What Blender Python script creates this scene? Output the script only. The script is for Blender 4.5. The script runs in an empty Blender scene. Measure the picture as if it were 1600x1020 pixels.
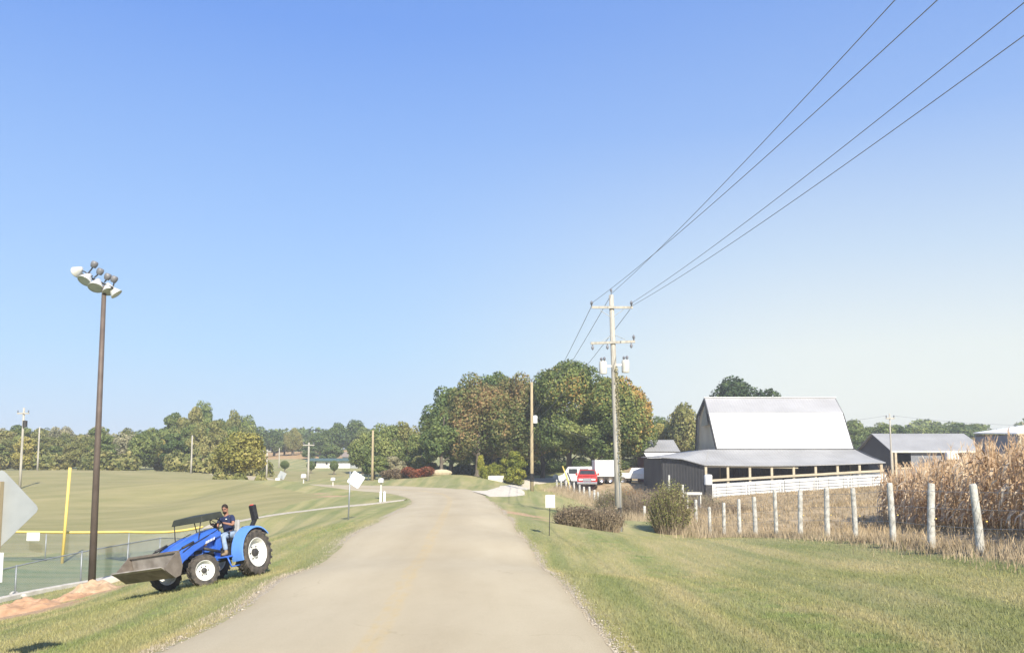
import bpy, bmesh, math, random
import numpy as np
from mathutils import Vector, Matrix
R = math.radians
random.seed(7)
rng = np.random.default_rng(7)
S = bpy.context.scene
COL = S.collection

# ---------------------------------------------------------------- camera
F = 1400.0; CAMH = 2.5; PPY = 583.0
TH = math.atan(140 / 1400)
cd = bpy.data.cameras.new('camera'); cam = bpy.data.objects.new('camera', cd); COL.objects.link(cam)
cd.sensor_width = 36; cd.lens = 36 * F / 1600; cd.shift_y = (PPY - 510) / 1600
cd.clip_start = 0.1; cd.clip_end = 6000
cam.location = (0, 0, CAMH); cam.rotation_euler = (R(90) + TH, 0, 0)
S.camera = cam
# ---------------------------------------------------------------- world + sun
SUN_EL = R(37.5); SUN_AZ = R(162)     # azimuth of the sun, clockwise from +Y (behind the camera, to the right)
w = bpy.data.worlds.new('World'); S.world = w; w.use_nodes = True
nt = w.node_tree; bg = nt.nodes['Background']
sky = nt.nodes.new('ShaderNodeTexSky'); sky.sky_type = 'NISHITA'; sky.sun_disc = False
sky.sun_elevation = SUN_EL; sky.sun_rotation = SUN_AZ
sky.altitude = 200; sky.air_density = 1.0; sky.dust_density = 1.5; sky.ozone_density = 1.5
# the clear autumn sky: Nishita blended with a measured elevation gradient, paler to the right
tc = nt.nodes.new('ShaderNodeTexCoord'); sx = nt.nodes.new('ShaderNodeSeparateXYZ'); nt.links.new(tc.outputs['Generated'], sx.inputs[0])
def wramp(stops):
    q = nt.nodes.new('ShaderNodeValToRGB'); e = q.color_ramp.elements
    while len(e) < len(stops): e.new(.5)
    for i_, (p_, c_) in enumerate(stops): e[i_].position = p_; e[i_].color = (*c_, 1)
    nt.links.new(sx.outputs['Z'], q.inputs[0]); return q
ra = wramp([(0, (.47, .60, .72)), (.04, (.40, .535, .70)), (.12, (.325, .50, .70)), (.25, (.245, .405, .70)), (.45, (.128, .262, .63)), (.75, (.10, .20, .50)), (1, (.07, .15, .40))])
rb_ = wramp([(0, (.66, .675, .62)), (.04, (.635, .665, .62)), (.12, (.585, .635, .625)), (.22, (.41, .52, .65)), (.35, (.225, .36, .65)), (.52, (.125, .25, .60)), (1, (.07, .15, .40))])
mr = nt.nodes.new('ShaderNodeMapRange'); mr.inputs[1].default_value = -.22; mr.inputs[2].default_value = .36; mr.interpolation_type = 'SMOOTHSTEP'
nt.links.new(sx.outputs['X'], mr.inputs[0])
mxs = nt.nodes.new('ShaderNodeMix'); mxs.data_type = 'RGBA'; nt.links.new(mr.outputs[0], mxs.inputs[0]); nt.links.new(ra.outputs[0], mxs.inputs[6]); nt.links.new(rb_.outputs[0], mxs.inputs[7])
scl = nt.nodes.new('ShaderNodeMix'); scl.data_type = 'RGBA'; scl.blend_type = 'MULTIPLY'; scl.inputs[0].default_value = 1; scl.inputs[7].default_value = (9.0, 8.85, 8.7, 1); nt.links.new(mxs.outputs[2], scl.inputs[6])
mx2 = nt.nodes.new('ShaderNodeMix'); mx2.data_type = 'RGBA'; mx2.inputs[0].default_value = .92; nt.links.new(sky.outputs[0], mx2.inputs[6]); nt.links.new(scl.outputs[2], mx2.inputs[7])
nt.links.new(mx2.outputs[2], bg.inputs[0]); bg.inputs[1].default_value = 0.1
ld = bpy.data.lights.new('sun', 'SUN'); ld.energy = 4.6; ld.angle = R(0.5); ld.color = (1.0, 0.93, 0.80)
sun = bpy.data.objects.new('sun', ld); COL.objects.link(sun)
sv = Vector((math.sin(SUN_AZ) * math.cos(SUN_EL), math.cos(SUN_AZ) * math.cos(SUN_EL), math.sin(SUN_EL)))
sun.rotation_euler = sv.to_track_quat('Z', 'Y').to_euler()
S.view_settings.view_transform = 'Standard'; S.view_settings.look = 'None'
S.view_settings.exposure = 0.75; S.view_settings.gamma = 1
S.cycles.max_bounces = 6; S.cycles.transparent_max_bounces = 8

# ---------------------------------------------------------------- pixel <-> world
ct, st = math.cos(TH), math.sin(TH)
def ray(px, py):
    a = (px - 800) / F; b = (PPY - py) / F
    return Vector((a, ct - st * b, st + ct * b))
def P(px, py, Y):
    r = ray(px, py); t = Y / r.y
    return Vector((r.x * t, Y, CAMH + r.z * t))

# ---------------------------------------------------------------- terrain height
roadL = [(-4.7,-60),(-4.7,-20),(-4.7,0),(-4.76,11.8),(-5.08,20.3),(-5.4,30),(-5.74,40.2),(-5.95,47),(-6.06,52),(-6.3,57),(-7.2,63),(-8.4,68),(-10.4,74),(-12.8,78),(-16,82),(-21,88),(-26,94),(-32,104),(-38,117),(-44,130)]
roadR = [(1.5,-60),(1.5,-20),(1.45,0),(1.39,11.8),(0.95,21),(0.55,29),(-.05,41),(-.6,50),(-1.1,57),(-1.7,64),(-2.15,70),(-3.0,77),(-5.2,85),(-9,92),(-14,98),(-19,102),(-23,106),(-27,112),(-33,123),(-39,134)]
ctrl = []
def c(px, py, Y): p = P(px, py, Y); ctrl.append((p.x, p.y, p.z))
for (x, y) in roadL[1:-2] + roadR[1:-2]: ctrl.append((x, y, 0.0))
for a, b in zip(roadL[3:-3], roadR[3:-3]): ctrl.append(((a[0]+b[0])/2, (a[1]+b[1])/2, 0.03))
for q in [(400,902,24),(318,913,22.35),(300,960,17.5),(0,1020,15),(100,960,21),(152,910,31),(0,965,25.5),
          (0,940,30),(150,912,34.8),(190,902,36.7),(250,885,40.6),(300,872,45.5),(104,880,43),(10,880,42),(-60,880,42),(200,876,44),
          (100,832,58),(0,830,58),(300,832,54),(100,780,80),(0,780,82),(100,750,105),(0,750,105),(-100,750,105),(100,734,135),(0,734,135),(-100,734,140),(200,735,132),(300,741,122),(300,780,80),(200,780,80),(300,806,64),
          (450,750,80),(420,748,83),(380,747,87),(340,748,92),(500,759,75),(535,769,70),(400,790,62),(560,776,64),(480,775,67),(370,816,50),(480,798,56),(590,786,57),(545,812,42.5),(450,840,33),(560,797,49),(500,815,42),(430,880,26.5),
          (300,738,160),(100,734,170),(550,745,130),(450,745,130),(620,748,112),(650,746,105),(720,741,110),(520,731,170),(440,731,170),(500,720,220),(480,706,270),(400,715,270),(600,735,200),
          (860,836,37),(920,825,44),(967,830,46),(800,800,50),(780,790,56),(830,765,80),(770,772,74),(800,758,88),(865,750,118),(760,748,100),(840,742,130),
          (850,800,52),(900,800,56),(1050,860,33),(1000,880,29),(1200,940,18),(1500,1000,12.5),(1500,930,16.5),(1100,1000,13),(950,900,25),(900,850,33),(1300,880,24),
          (1525,868,21),(1449,857,23.3),(1391,846,25.9),(1333,842,28.6),(1289,839,30.9),(1247,838,33.6),(1178,838,38.4),(1129,840,43),(1107,842,45.6),
          (1047,829,58),(1004,815,70),(962,802,80),(938,795,86),(921,783,90),(897,778,96),(868,770,106),
          (1250,795,50),(1150,800,52),(1110,775,86),(1250,766,88),(1385,758,92),(1300,775,70),
          (1040,765,95),(1390,745,110),(1500,742,112),(930,750,118),(1000,752,118),(918,759,104),(947,752,103),(990,756,104),(908,753,108),
          (1600,835,22.4),(1400,822,40),(1500,828,30),(1750,850,18)]: c(*q)
for q in [(20,10,.2),(12,5,.1),(12,-20,0),(30,20,.9),(35,40,.8),(30,60,.6),(45,80,1.2),(60,110,2),(20,130,1.8),(0,150,2),(-14,0,-1.6),(-14,-20,-1.6),(-30,0,-2.2),(-28,20,-2.2),(-45,40,-2.2),(-60,60,-2),(-90,90,.0),(-90,135,1.6),
          (-150,170,1.5),(60,-20,1),(80,60,2),(90,150,4),(0,250,4),(100,300,8),(-100,300,5),(-200,300,4),(200,200,6),(200,0,3),(-200,0,-2),(0,-100,0),(0,450,8),(-300,500,8),(300,500,10),(300,-100,3),(-300,-100,-1),(-300,200,2),(0,600,9),(-500,600,9),(500,600,11)]: ctrl.append(q)
cp = np.array(ctrl)
def _phi(r2): return 0.5 * r2 * np.log(np.maximum(r2, 1e-9)) * 1e-3
n = len(cp)
K = _phi(((cp[:, None, :2] - cp[None, :, :2]) ** 2).sum(-1)) + np.eye(n) * 0.006
Pm = np.c_[np.ones(n), cp[:, :2] * .01]
A = np.block([[K, Pm], [Pm.T, np.zeros((3, 3))]])
sol = np.linalg.solve(A, np.r_[cp[:, 2], 0, 0, 0])
def tzn(x, y):
    x = np.atleast_1d(np.asarray(x, float)).ravel(); y = np.atleast_1d(np.asarray(y, float)).ravel()
    out = np.empty(len(x))
    for i in range(0, len(x), 20000):
        xx, yy = x[i:i+20000], y[i:i+20000]
        r2 = (xx[:, None] - cp[None, :, 0]) ** 2 + (yy[:, None] - cp[None, :, 1]) ** 2
        out[i:i+20000] = _phi(r2) @ sol[:n] + sol[n] + sol[n+1] * xx * .01 + sol[n+2] * yy * .01
    return out
def tz(x, y): return float(tzn(x, y)[0])
def G(px, py, y0=6, y1=400):
    """where the pixel's ray first meets the ground"""
    Y = np.geomspace(y0, y1, 1500); r = ray(px, py)
    x = r.x / r.y * Y; z = CAMH + r.z / r.y * Y
    d = z - tzn(x, Y); k = np.argmax(d < 0)
    if not (d < 0).any(): k = len(Y) - 1
    return Vector((x[k], Y[k], tz(x[k], Y[k])))
def GD(px, Y):
    x = ray(px, 723).x / ray(px, 723).y * Y
    return Vector((x, Y, tz(x, Y)))

# ---------------------------------------------------------------- materials
MATS = {}
def mat(name, c1, c2=None, scale=3.0, rough=.8, bump=0.0, bscale=None, metal=0.0, detail=5, stretch=None, spec=.3, coord='Object'):
    if name in MATS: return MATS[name]
    m = bpy.data.materials.new(name); m.use_nodes = True; MATS[name] = m
    t = m.node_tree; N = t.nodes; L = t.links; b = N['Principled BSDF']
    b.inputs['Roughness'].default_value = rough; b.inputs['Metallic'].default_value = metal
    b.inputs['Specular IOR Level'].default_value = spec
    if c2 is None: c2 = tuple(v * .82 for v in c1)
    tc = N.new('ShaderNodeTexCoord'); mp = N.new('ShaderNodeMapping')
    L.new(tc.outputs[coord], mp.inputs[0])
    if stretch: mp.inputs['Scale'].default_value = stretch
    no = N.new('ShaderNodeTexNoise'); no.inputs['Scale'].default_value = scale; no.inputs['Detail'].default_value = detail
    L.new(mp.outputs[0], no.inputs['Vector'])
    cr = N.new('ShaderNodeValToRGB'); cr.color_ramp.elements[0].position = .35; cr.color_ramp.elements[1].position = .68
    cr.color_ramp.elements[0].color = (*c1, 1); cr.color_ramp.elements[1].color = (*c2, 1)
    L.new(no.outputs['Fac'], cr.inputs[0]); L.new(cr.outputs[0], b.inputs['Base Color'])
    if bump:
        n2 = N.new('ShaderNodeTexNoise'); n2.inputs['Scale'].default_value = bscale or scale * 4; n2.inputs['Detail'].default_value = 4
        L.new(mp.outputs[0], n2.inputs['Vector'])
        bp = N.new('ShaderNodeBump'); bp.inputs['Strength'].default_value = bump; bp.inputs['Distance'].default_value = .02
        L.new(n2.outputs['Fac'], bp.inputs['Height']); L.new(bp.outputs[0], b.inputs['Normal'])
    return m
def ribbed(name, c1, c2, axis='X', period=.25, rough=.45, metal=0.3, depth=.5):
    """sheet metal or boards: colour varies a little, ribs as bump"""
    m = mat(name, c1, c2, .35, rough, metal=metal, stretch=(1, 1, 1))
    t = m.node_tree; N = t.nodes; L = t.links; b = N['Principled BSDF']
    tc = N.new('ShaderNodeTexCoord'); wv = N.new('ShaderNodeTexWave'); wv.bands_direction = axis
    wv.inputs['Scale'].default_value = 6.28318 / 20 / period; wv.wave_profile = 'SIN'
    L.new(tc.outputs['Object'], wv.inputs['Vector'])
    bp = N.new('ShaderNodeBump'); bp.inputs['Strength'].default_value = depth; bp.inputs['Distance'].default_value = .03
    L.new(wv.outputs['Fac'], bp.inputs['Height']); L.new(bp.outputs[0], b.inputs['Normal'])
    return m
def leafmat(name, cols, scale=.25, trans=.25):
    m = bpy.data.materials.new(name); m.use_nodes = True; MATS[name] = m
    t = m.node_tree; N = t.nodes; L = t.links; b = N['Principled BSDF']; out = N['Material Output']
    b.inputs['Roughness'].default_value = .65; b.inputs['Specular IOR Level'].default_value = .25
    g = N.new('ShaderNodeNewGeometry'); no = N.new('ShaderNodeTexNoise'); no.inputs['Scale'].default_value = scale; no.inputs['Detail'].default_value = 3
    L.new(g.outputs['Position'], no.inputs['Vector'])
    ma = N.new('ShaderNodeMath'); ma.operation = 'MULTIPLY_ADD'; ma.inputs[1].default_value = .34; 
    L.new(g.outputs['Random Per Island'], ma.inputs[0]); 
    sb = N.new('ShaderNodeMath'); sb.operation = 'SUBTRACT'; sb.inputs[1].default_value = .17; L.new(no.outputs['Fac'], sb.inputs[0])
    L.new(sb.outputs[0], ma.inputs[2])
    cr = N.new('ShaderNodeValToRGB'); e = cr.color_ramp.elements
    k = len(cols)
    while len(e) < k: e.new(.5)
    for i, cc in enumerate(cols): e[i].position = .28 + .44 * i / max(1, k - 1); e[i].color = (*cc, 1)
    L.new(ma.outputs[0], cr.inputs[0]); L.new(cr.outputs[0], b.inputs['Base Color'])
    tr = N.new('ShaderNodeBsdfTranslucent'); L.new(cr.outputs[0], tr.inputs[0])
    mx = N.new('ShaderNodeMixShader'); mx.inputs[0].default_value = trans
    L.new(b.outputs[0], mx.inputs[1]); L.new(tr.outputs[0], mx.inputs[2]); L.new(mx.outputs[0], out.inputs[0])
    return m

# ---------------------------------------------------------------- mesh helpers
class MB:
    def __init__(s): s.v = []; s.f = []; s.M = None
    def add(s, vs, fs):
        o = len(s.v)
        if s.M is not None: vs = [s.M @ Vector(q) for q in vs]
        s.v += [tuple(q) for q in vs]; s.f += [tuple(i + o for i in f) for f in fs]
        return s
    def box(s, x0, x1, y0, y1, z0, z1):
        return s.add([(x0,y0,z0),(x1,y0,z0),(x1,y1,z0),(x0,y1,z0),(x0,y0,z1),(x1,y0,z1),(x1,y1,z1),(x0,y1,z1)],
                     [(0,3,2,1),(4,5,6,7),(0,1,5,4),(1,2,6,5),(2,3,7,6),(3,0,4,7)])
    def hexa(s, q):   # 8 corners: bottom 4, top 4
        return s.add(q, [(0,3,2,1),(4,5,6,7),(0,1,5,4),(1,2,6,5),(2,3,7,6),(3,0,4,7)])
    def beam(s, a, b, wd, ht, up=(0,0,1)):
        a = Vector(a); b = Vector(b); d = (b - a).normalized(); up = Vector(up)
        sd = d.cross(up)
        if sd.length < 1e-4: sd = d.cross(Vector((1,0,0)))
        sd.normalize(); u = sd.cross(d).normalized()
        q = []
        for p in (a, b):
            for i, j in ((-1,-1),(1,-1),(1,1),(-1,1)): q.append(p + sd * i * wd / 2 + u * j * ht / 2)
        return s.add(q, [(3,2,1,0),(4,5,6,7),(0,1,5,4),(1,2,6,5),(2,3,7,6),(3,0,4,7)])
    def tube(s, pts, rad, n=8, cap=True):
        pts = [Vector(p) for p in pts]; k = len(pts)
        if not isinstance(rad, (list, tuple)): rad = [rad] * k
        vs = []; u = None
        for i, p in enumerate(pts):
            d = (pts[min(i+1, k-1)] - pts[max(i-1, 0)]).normalized()
            if u is None:
                u = d.cross(Vector((0,0,1)))
                if u.length < .05: u = d.cross(Vector((1,0,0)))
            u = (u - d * u.dot(d)).normalized(); v = d.cross(u)
            for j in range(n):
                a = 2 * math.pi * j / n
                vs.append(p + (u * math.cos(a) + v * math.sin(a)) * rad[i])
        fs = [(i*n+j, i*n+(j+1)%n, (i+1)*n+(j+1)%n, (i+1)*n+j) for i in range(k-1) for j in range(n)]
        if cap: fs += [tuple(range(n-1, -1, -1)), tuple((k-1)*n + j for j in range(n))]
        return s.add(vs, fs)
    def lathe(s, prof, n=28, axis='Y', c=(0,0,0)):
        """prof: (radius, along-axis)"""
        vs = []
        for r, h in prof:
            for j in range(n):
                a = 2*math.pi*j/n; p = (r*math.cos(a), h, r*math.sin(a)) if axis == 'Y' else ((r*math.cos(a), r*math.sin(a), h) if axis == 'Z' else (h, r*math.cos(a), r*math.sin(a)))
                vs.append((p[0]+c[0], p[1]+c[1], p[2]+c[2]))
        k = len(prof)
        fs = [(i*n+j, i*n+(j+1)%n, (i+1)*n+(j+1)%n, (i+1)*n+j) for i in range(k-1) for j in range(n)]
        return s.add(vs, fs)
    def prism(s, poly, y0, y1):
        """polygon in x,z extruded along y"""
        k = len(poly); vs = [(x, y0, z) for x, z in poly] + [(x, y1, z) for x, z in poly]
        return s.add(vs, [tuple(range(k)), tuple(range(2*k-1, k-1, -1))] + [(i, i+k, (i+1)%k+k, (i+1)%k) for i in range(k)])
    def sphere(s, c, r, n=12, m=8):
        if not isinstance(r, (tuple, list)): r = (r, r, r)
        vs = [(c[0], c[1], c[2]-r[2])]
        for i in range(1, m):
            t = math.pi*i/m
            for j in range(n):
                a = 2*math.pi*j/n
                vs.append((c[0]+r[0]*math.sin(t)*math.cos(a), c[1]+r[1]*math.sin(t)*math.sin(a), c[2]-r[2]*math.cos(t)))
        vs.append((c[0], c[1], c[2]+r[2])); e = len(vs)-1
        fs = [(0, 1+(j+1)%n, 1+j) for j in range(n)] + [(e, e-n+j, e-n+(j+1)%n) for j in range(n)]
        fs += [(1+i*n+j, 1+i*n+(j+1)%n, 1+(i+1)*n+(j+1)%n, 1+(i+1)*n+j) for i in range(m-2) for j in range(n)]
        return s.add(vs, fs)
    def build(s, name, m, parent=None, smooth=False, bevel=0, autosmooth=None):
        me = bpy.data.meshes.new(name); me.from_pydata(s.v, [], s.f); me.update()
        bm = bmesh.new(); bm.from_mesh(me); bmesh.ops.recalc_face_normals(bm, faces=bm.faces); bm.to_mesh(me); bm.free()
        if smooth:
            me.polygons.foreach_set('use_smooth', [True]*len(me.polygons))
            if autosmooth: me.set_sharp_from_angle(angle=R(autosmooth))
        o = bpy.data.objects.new(name, me); COL.objects.link(o)
        if m: me.materials.append(m)
        if parent: o.parent = parent
        if bevel:
            b = o.modifiers.new('bevel', 'BEVEL'); b.width = bevel; b.segments = 2; b.limit_method = 'ANGLE'
        return o
def tag(o, label=None, cat=None, group=None, kind=None):
    if label: o['label'] = label
    if cat: o['category'] = cat
    if group: o['group'] = group
    if kind: o['kind'] = kind
    return o
def empty(name, loc=(0,0,0), rz=0, label=None, cat=None, group=None):
    o = bpy.data.objects.new(name, None); COL.objects.link(o); o.location = loc; o.rotation_euler = (0, 0, rz)
    o.empty_display_size = .3
    return tag(o, label, cat, group)
def copy_tree(o, parent=None):
    q = o.copy(); COL.objects.link(q); q.parent = parent
    for ch in list(o.children): copy_tree(ch, q)
    return q
def npmesh(name, verts, faces, m, parent=None, smooth=False):
    """verts (n,3), faces (k,4) or (k,3) arrays"""
    me = bpy.data.meshes.new(name); nv = len(verts); nf, s = faces.shape
    me.vertices.add(nv); me.vertices.foreach_set('co', np.asarray(verts, np.float32).ravel())
    me.loops.add(nf*s); me.loops.foreach_set('vertex_index', faces.astype(np.int32).ravel())
    me.polygons.add(nf); me.polygons.foreach_set('loop_start', np.arange(0, nf*s, s, dtype=np.int32))
    me.polygons.foreach_set('loop_total', np.full(nf, s, np.int32))
    if smooth: me.polygons.foreach_set('use_smooth', np.ones(nf, bool))
    me.update(calc_edges=True); me.validate()
    o = bpy.data.objects.new(name, me); COL.objects.link(o)
    if m: me.materials.append(m)
    if parent: o.parent = parent
    return o

# ================================================================ GROUND
def axis(fine0, fine1, step, lo, hi, g=1.12):
    a = list(np.arange(fine0, fine1 + 1e-6, step)); s = step
    while a[-1] < hi: s *= g; a.append(a[-1] + s)
    s = step
    while a[0] > lo: s *= g; a.insert(0, a[0] - s)
    return np.array(a)
gx = axis(-24, 18, .42, -1500, 1500); gy = axis(9, 128, .45, -150, 2600, 1.07)
XX, YY = np.meshgrid(gx, gy)
ZZ = tzn(XX.ravel(), YY.ravel()).reshape(XX.shape)
# far country: keep it nearly level
far = np.clip((np.hypot(XX, YY) - 350) / 300, 0, 1); ZZ = ZZ * (1 - far) + 8.0 * far
def seglen(poly, x, y):
    d = np.full(x.shape, 1e9)
    for (x0, y0), (x1, y1) in zip(poly[:-1], poly[1:]):
        dx, dy = x1-x0, y1-y0; t = np.clip(((x-x0)*dx+(y-y0)*dy)/(dx*dx+dy*dy), 0, 1)
        d = np.minimum(d, np.hypot(x-x0-t*dx, y-y0-t*dy))
    return d
def inpoly(poly, x, y):
    r = np.zeros(x.shape, bool); k = len(poly)
    for i in range(k):
        x0, y0 = poly[i]; x1, y1 = poly[(i+1) % k]
        cnd = ((y0 > y) != (y1 > y)) & (x < (x1-x0)*(y-y0)/((y1-y0) if y1 != y0 else 1e-9)+x0)
        r ^= cnd
    return r
FX = [P(px, 800, d) for px, d in ((1700,16.5),(1525,21),(1449,23.3),(1391,25.9),(1333,28.6),(1289,30.9),(1247,33.6),(1178,38.4),(1129,43),(1107,45.6),(1047,58),(1004,70),(962,80),(938,86),(921,90),(897,96),(868,106))]
fence_xy = [(11.3, 5.0)] + [(p.x, p.y) for p in FX]
edge_d = np.minimum(seglen(roadL, XX, YY), seglen(roadR, XX, YY))
# masks (what grows or lies there)
past = inpoly(fence_xy + [(8, 150), (200, 150), (200, 5)], XX, YY).astype(float)
fd = seglen(fence_xy, XX, YY); past = np.where(fd < 1.0, np.clip(.5 + (past-.5)*fd*1.2 + .25*(1-fd), 0, 1), past)
yard = np.clip((YY - 100)/12, 0, 1); past *= 1 - .6*yard*(XX < 16)
ball = [(-60, 20), (-16.2, 29), (-14.9, 36.2), (-16, 46), (-30, 44), (-60, 44)]
bl = inpoly(ball, XX, YY).astype(float)
hill = inpoly([(-16, 47), (-200, 46), (-200, 150), (-22, 150), (-32, 95), (-19, 74), (-13.5, 66), (-16, 56)], XX, YY).astype(float)
crop = ((YY > 225) & (XX > -110) & (XX < -35)).astype(float)
clay = np.zeros_like(XX)
for px, py, ry, rx, s in ((20,962,1.6,2.6,1),(135,928,1.1,1.8,1),(90,945,.9,1.6,.8),(520,775,1.6,2.4,.75),(500,771,1,1.6,.7),(800,801,1.6,1.6,.9),(775,795,1.5,1.2,.7),(830,806,1.3,1.5,.85),(846,812,1,1.2,.7)):
    p = G(px, py); clay = np.maximum(clay, s*np.exp(-(((XX-p.x)/rx)**2+((YY-p.y)/ry)**2)*1.6))
green = np.zeros_like(XX)
gl = [(2.0, 60), (3.0, 50), (3.6, 38), (4.3, 30), (4.6, 22), (4.9, 16), (5.2, 8)]
green = .48*np.exp(-(seglen(gl, XX, YY)/1.3)**2)
gl2 = [(-7.4, 52), (-7.3, 42), (-7, 33), (-6.7, 20), (-6.7, 8)]
green = np.maximum(green, .55*np.exp(-(seglen(gl2, XX, YY)/.5)**2))
gravel = np.exp(-(edge_d/.22)**2)*np.where(YY < 50, 1, .6)
V = np.stack([XX.ravel(), YY.ravel(), ZZ.ravel()], 1)
ny, nx = XX.shape; idx = np.arange(ny*nx).reshape(ny, nx)
Fc = np.stack([idx[:-1,:-1], idx[:-1,1:], idx[1:,1:], idx[1:,:-1]], -1).reshape(-1, 4)

def ground_material():
    m = bpy.data.materials.new('ground_grass'); m.use_nodes = True
    t = m.node_tree; N = t.nodes; L = t.links; b = N['Principled BSDF']; b.inputs['Roughness'].default_value = .95; b.inputs['Specular IOR Level'].default_value = .1
    g = N.new('ShaderNodeNewGeometry')
    def noise(sc, det=5, stretch=None, rough=.6):
        mp = N.new('ShaderNodeMapping'); L.new(g.outputs['Position'], mp.inputs[0])
        if stretch: mp.inputs['Scale'].default_value = stretch[:3]; mp.inputs['Rotation'].default_value = (0, 0, stretch[3])
        q = N.new('ShaderNodeTexNoise'); q.inputs['Scale'].default_value = sc; q.inputs['Detail'].default_value = det; q.inputs['Roughness'].default_value = rough
        L.new(mp.outputs[0], q.inputs['Vector']); return q.outputs['Fac']
    def ramp(f, a, bb, c0, c1):
        q = N.new('ShaderNodeValToRGB'); e = q.color_ramp.elements; e[0].position = a; e[1].position = bb; e[0].color = (*c0, 1); e[1].color = (*c1, 1)
        L.new(f, q.inputs[0]); return q.outputs[0]
    def mix(f, a, bb, mode='MIX'):
        q = N.new('ShaderNodeMix'); q.data_type = 'RGBA'; q.blend_type = mode
        if isinstance(f, float): q.inputs[0].default_value = f
        else: L.new(f, q.inputs[0])
        L.new(a, q.inputs[6]); L.new(bb, q.inputs[7]); return q.outputs[2]
    def attr(n):
        q = N.new('ShaderNodeAttribute'); q.attribute_name = n; return q.outputs['Fac']
    def fuzzy(a, sc=3.0, amt=.5):
        """mask edge broken by noise"""
        nn = noise(sc, 4); s = N.new('ShaderNodeMath'); s.operation = 'MULTIPLY_ADD'; L.new(nn, s.inputs[0]); s.inputs[1].default_value = amt*2; s.inputs[2].default_value = -amt
        ad = N.new('ShaderNodeMath'); ad.operation = 'ADD'; L.new(a, ad.inputs[0]); L.new(s.outputs[0], ad.inputs[1])
        mr = N.new('ShaderNodeMapRange'); mr.inputs[1].default_value = .38; mr.inputs[2].default_value = .62; L.new(ad.outputs[0], mr.inputs[0]); return mr.outputs[0]
    GREEN = (.225, .255, .090); TAN = (.405, .355, .195)
    lawn = ramp(noise(.9, 6, (1, .22, 1, R(-8))), .36, .64, GREEN, TAN)
    fine = ramp(noise(9, 6, None, .75), .3, .7, (.24, .245, .095), (.47, .41, .215))
    lawn = mix(.45, lawn, fine)
    # mowing passes run beside the road
    mow = ramp(noise(.55, 2, (1.8, .06, 1, R(-3))), .42, .6, (.80, .86, .80), (1.08, 1.04, 1.0))
    lawn = mix(1.0, lawn, mow, 'MULTIPLY')
    grn = ramp(noise(2.5, 6), .35, .65, (.17, .24, .075), (.27, .30, .11))
    lawn = mix(fuzzy(attr('green'), 1.2, .35), lawn, grn)
    pas = ramp(noise(1.3, 7, (1, .5, 1, 0), .7), .33, .66, (.24, .185, .105), (.50, .385, .24))
    out = mix(fuzzy(attr('pasture'), 1.5, .3), lawn, pas)
    hl = ramp(noise(.25, 6, (.5, 1.6, 1, R(10)), .65), .35, .66, (.265, .25, .11), (.365, .315, .155))
    out = mix(fuzzy(attr('hill'), .5, .2), out, hl)
    bf = ramp(noise(.5, 5, (.3, 1.5, 1, 0)), .38, .62, (.17, .22, .11), (.27, .28, .15))
    out = mix(attr('ball'), out, bf)
    cr = ramp(noise(.3, 4, (.5, 2, 1, .2)), .35, .65, (.40, .25, .12), (.50, .35, .18))
    out = mix(fuzzy(attr('crop'), .1, .2), out, cr)
    cl = ramp(noise(6, 7, None, .7), .32, .68, (.36, .23, .13), (.56, .40, .25))
    out = mix(fuzzy(attr('clay'), 2.5, .45), out, cl)
    gv = ramp(noise(22, 5, None, .8), .36, .64, (.26, .21, .13), (.62, .54, .42))
    out = mix(fuzzy(attr('gravel'), 4, .55), out, gv)
    vr = N.new('ShaderNodeMath'); vr.operation = 'ADD'; vr.inputs[1].default_value = 1.0; L.new(attr('blade_tone'), vr.inputs[0])
    cb = N.new('ShaderNodeCombineColor'); [L.new(vr.outputs[0], cb.inputs[i_]) for i_ in range(3)]
    out = mix(1.0, out, cb.outputs[0], 'MULTIPLY')
    L.new(out, b.inputs['Base Color'])
    bp = N.new('ShaderNodeBump'); bp.inputs['Strength'].default_value = .7; bp.inputs['Distance'].default_value = .05
    L.new(noise(14, 6, None, .8), bp.inputs['Height']); L.new(bp.outputs[0], b.inputs['Normal'])
    return m
GM = ground_material()
for (px, py, rx, ry, hh) in ((20, 962, 1.5, .8, .42), (60, 955, .9, .6, .2)):
    pass
ground = npmesh('ground', V, Fc, GM, smooth=True); tag(ground, 'mown green and tan grass verges, pasture and hills', 'ground', kind='structure')
MASKS = dict(green=green, pasture=past, hill=hill, ball=bl, crop=crop, clay=clay, gravel=gravel)
for k_, a_ in MASKS.items():
    at = ground.data.attributes.new(k_, 'FLOAT', 'POINT'); at.data.foreach_set('value', a_.ravel().astype(np.float32))

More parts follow.
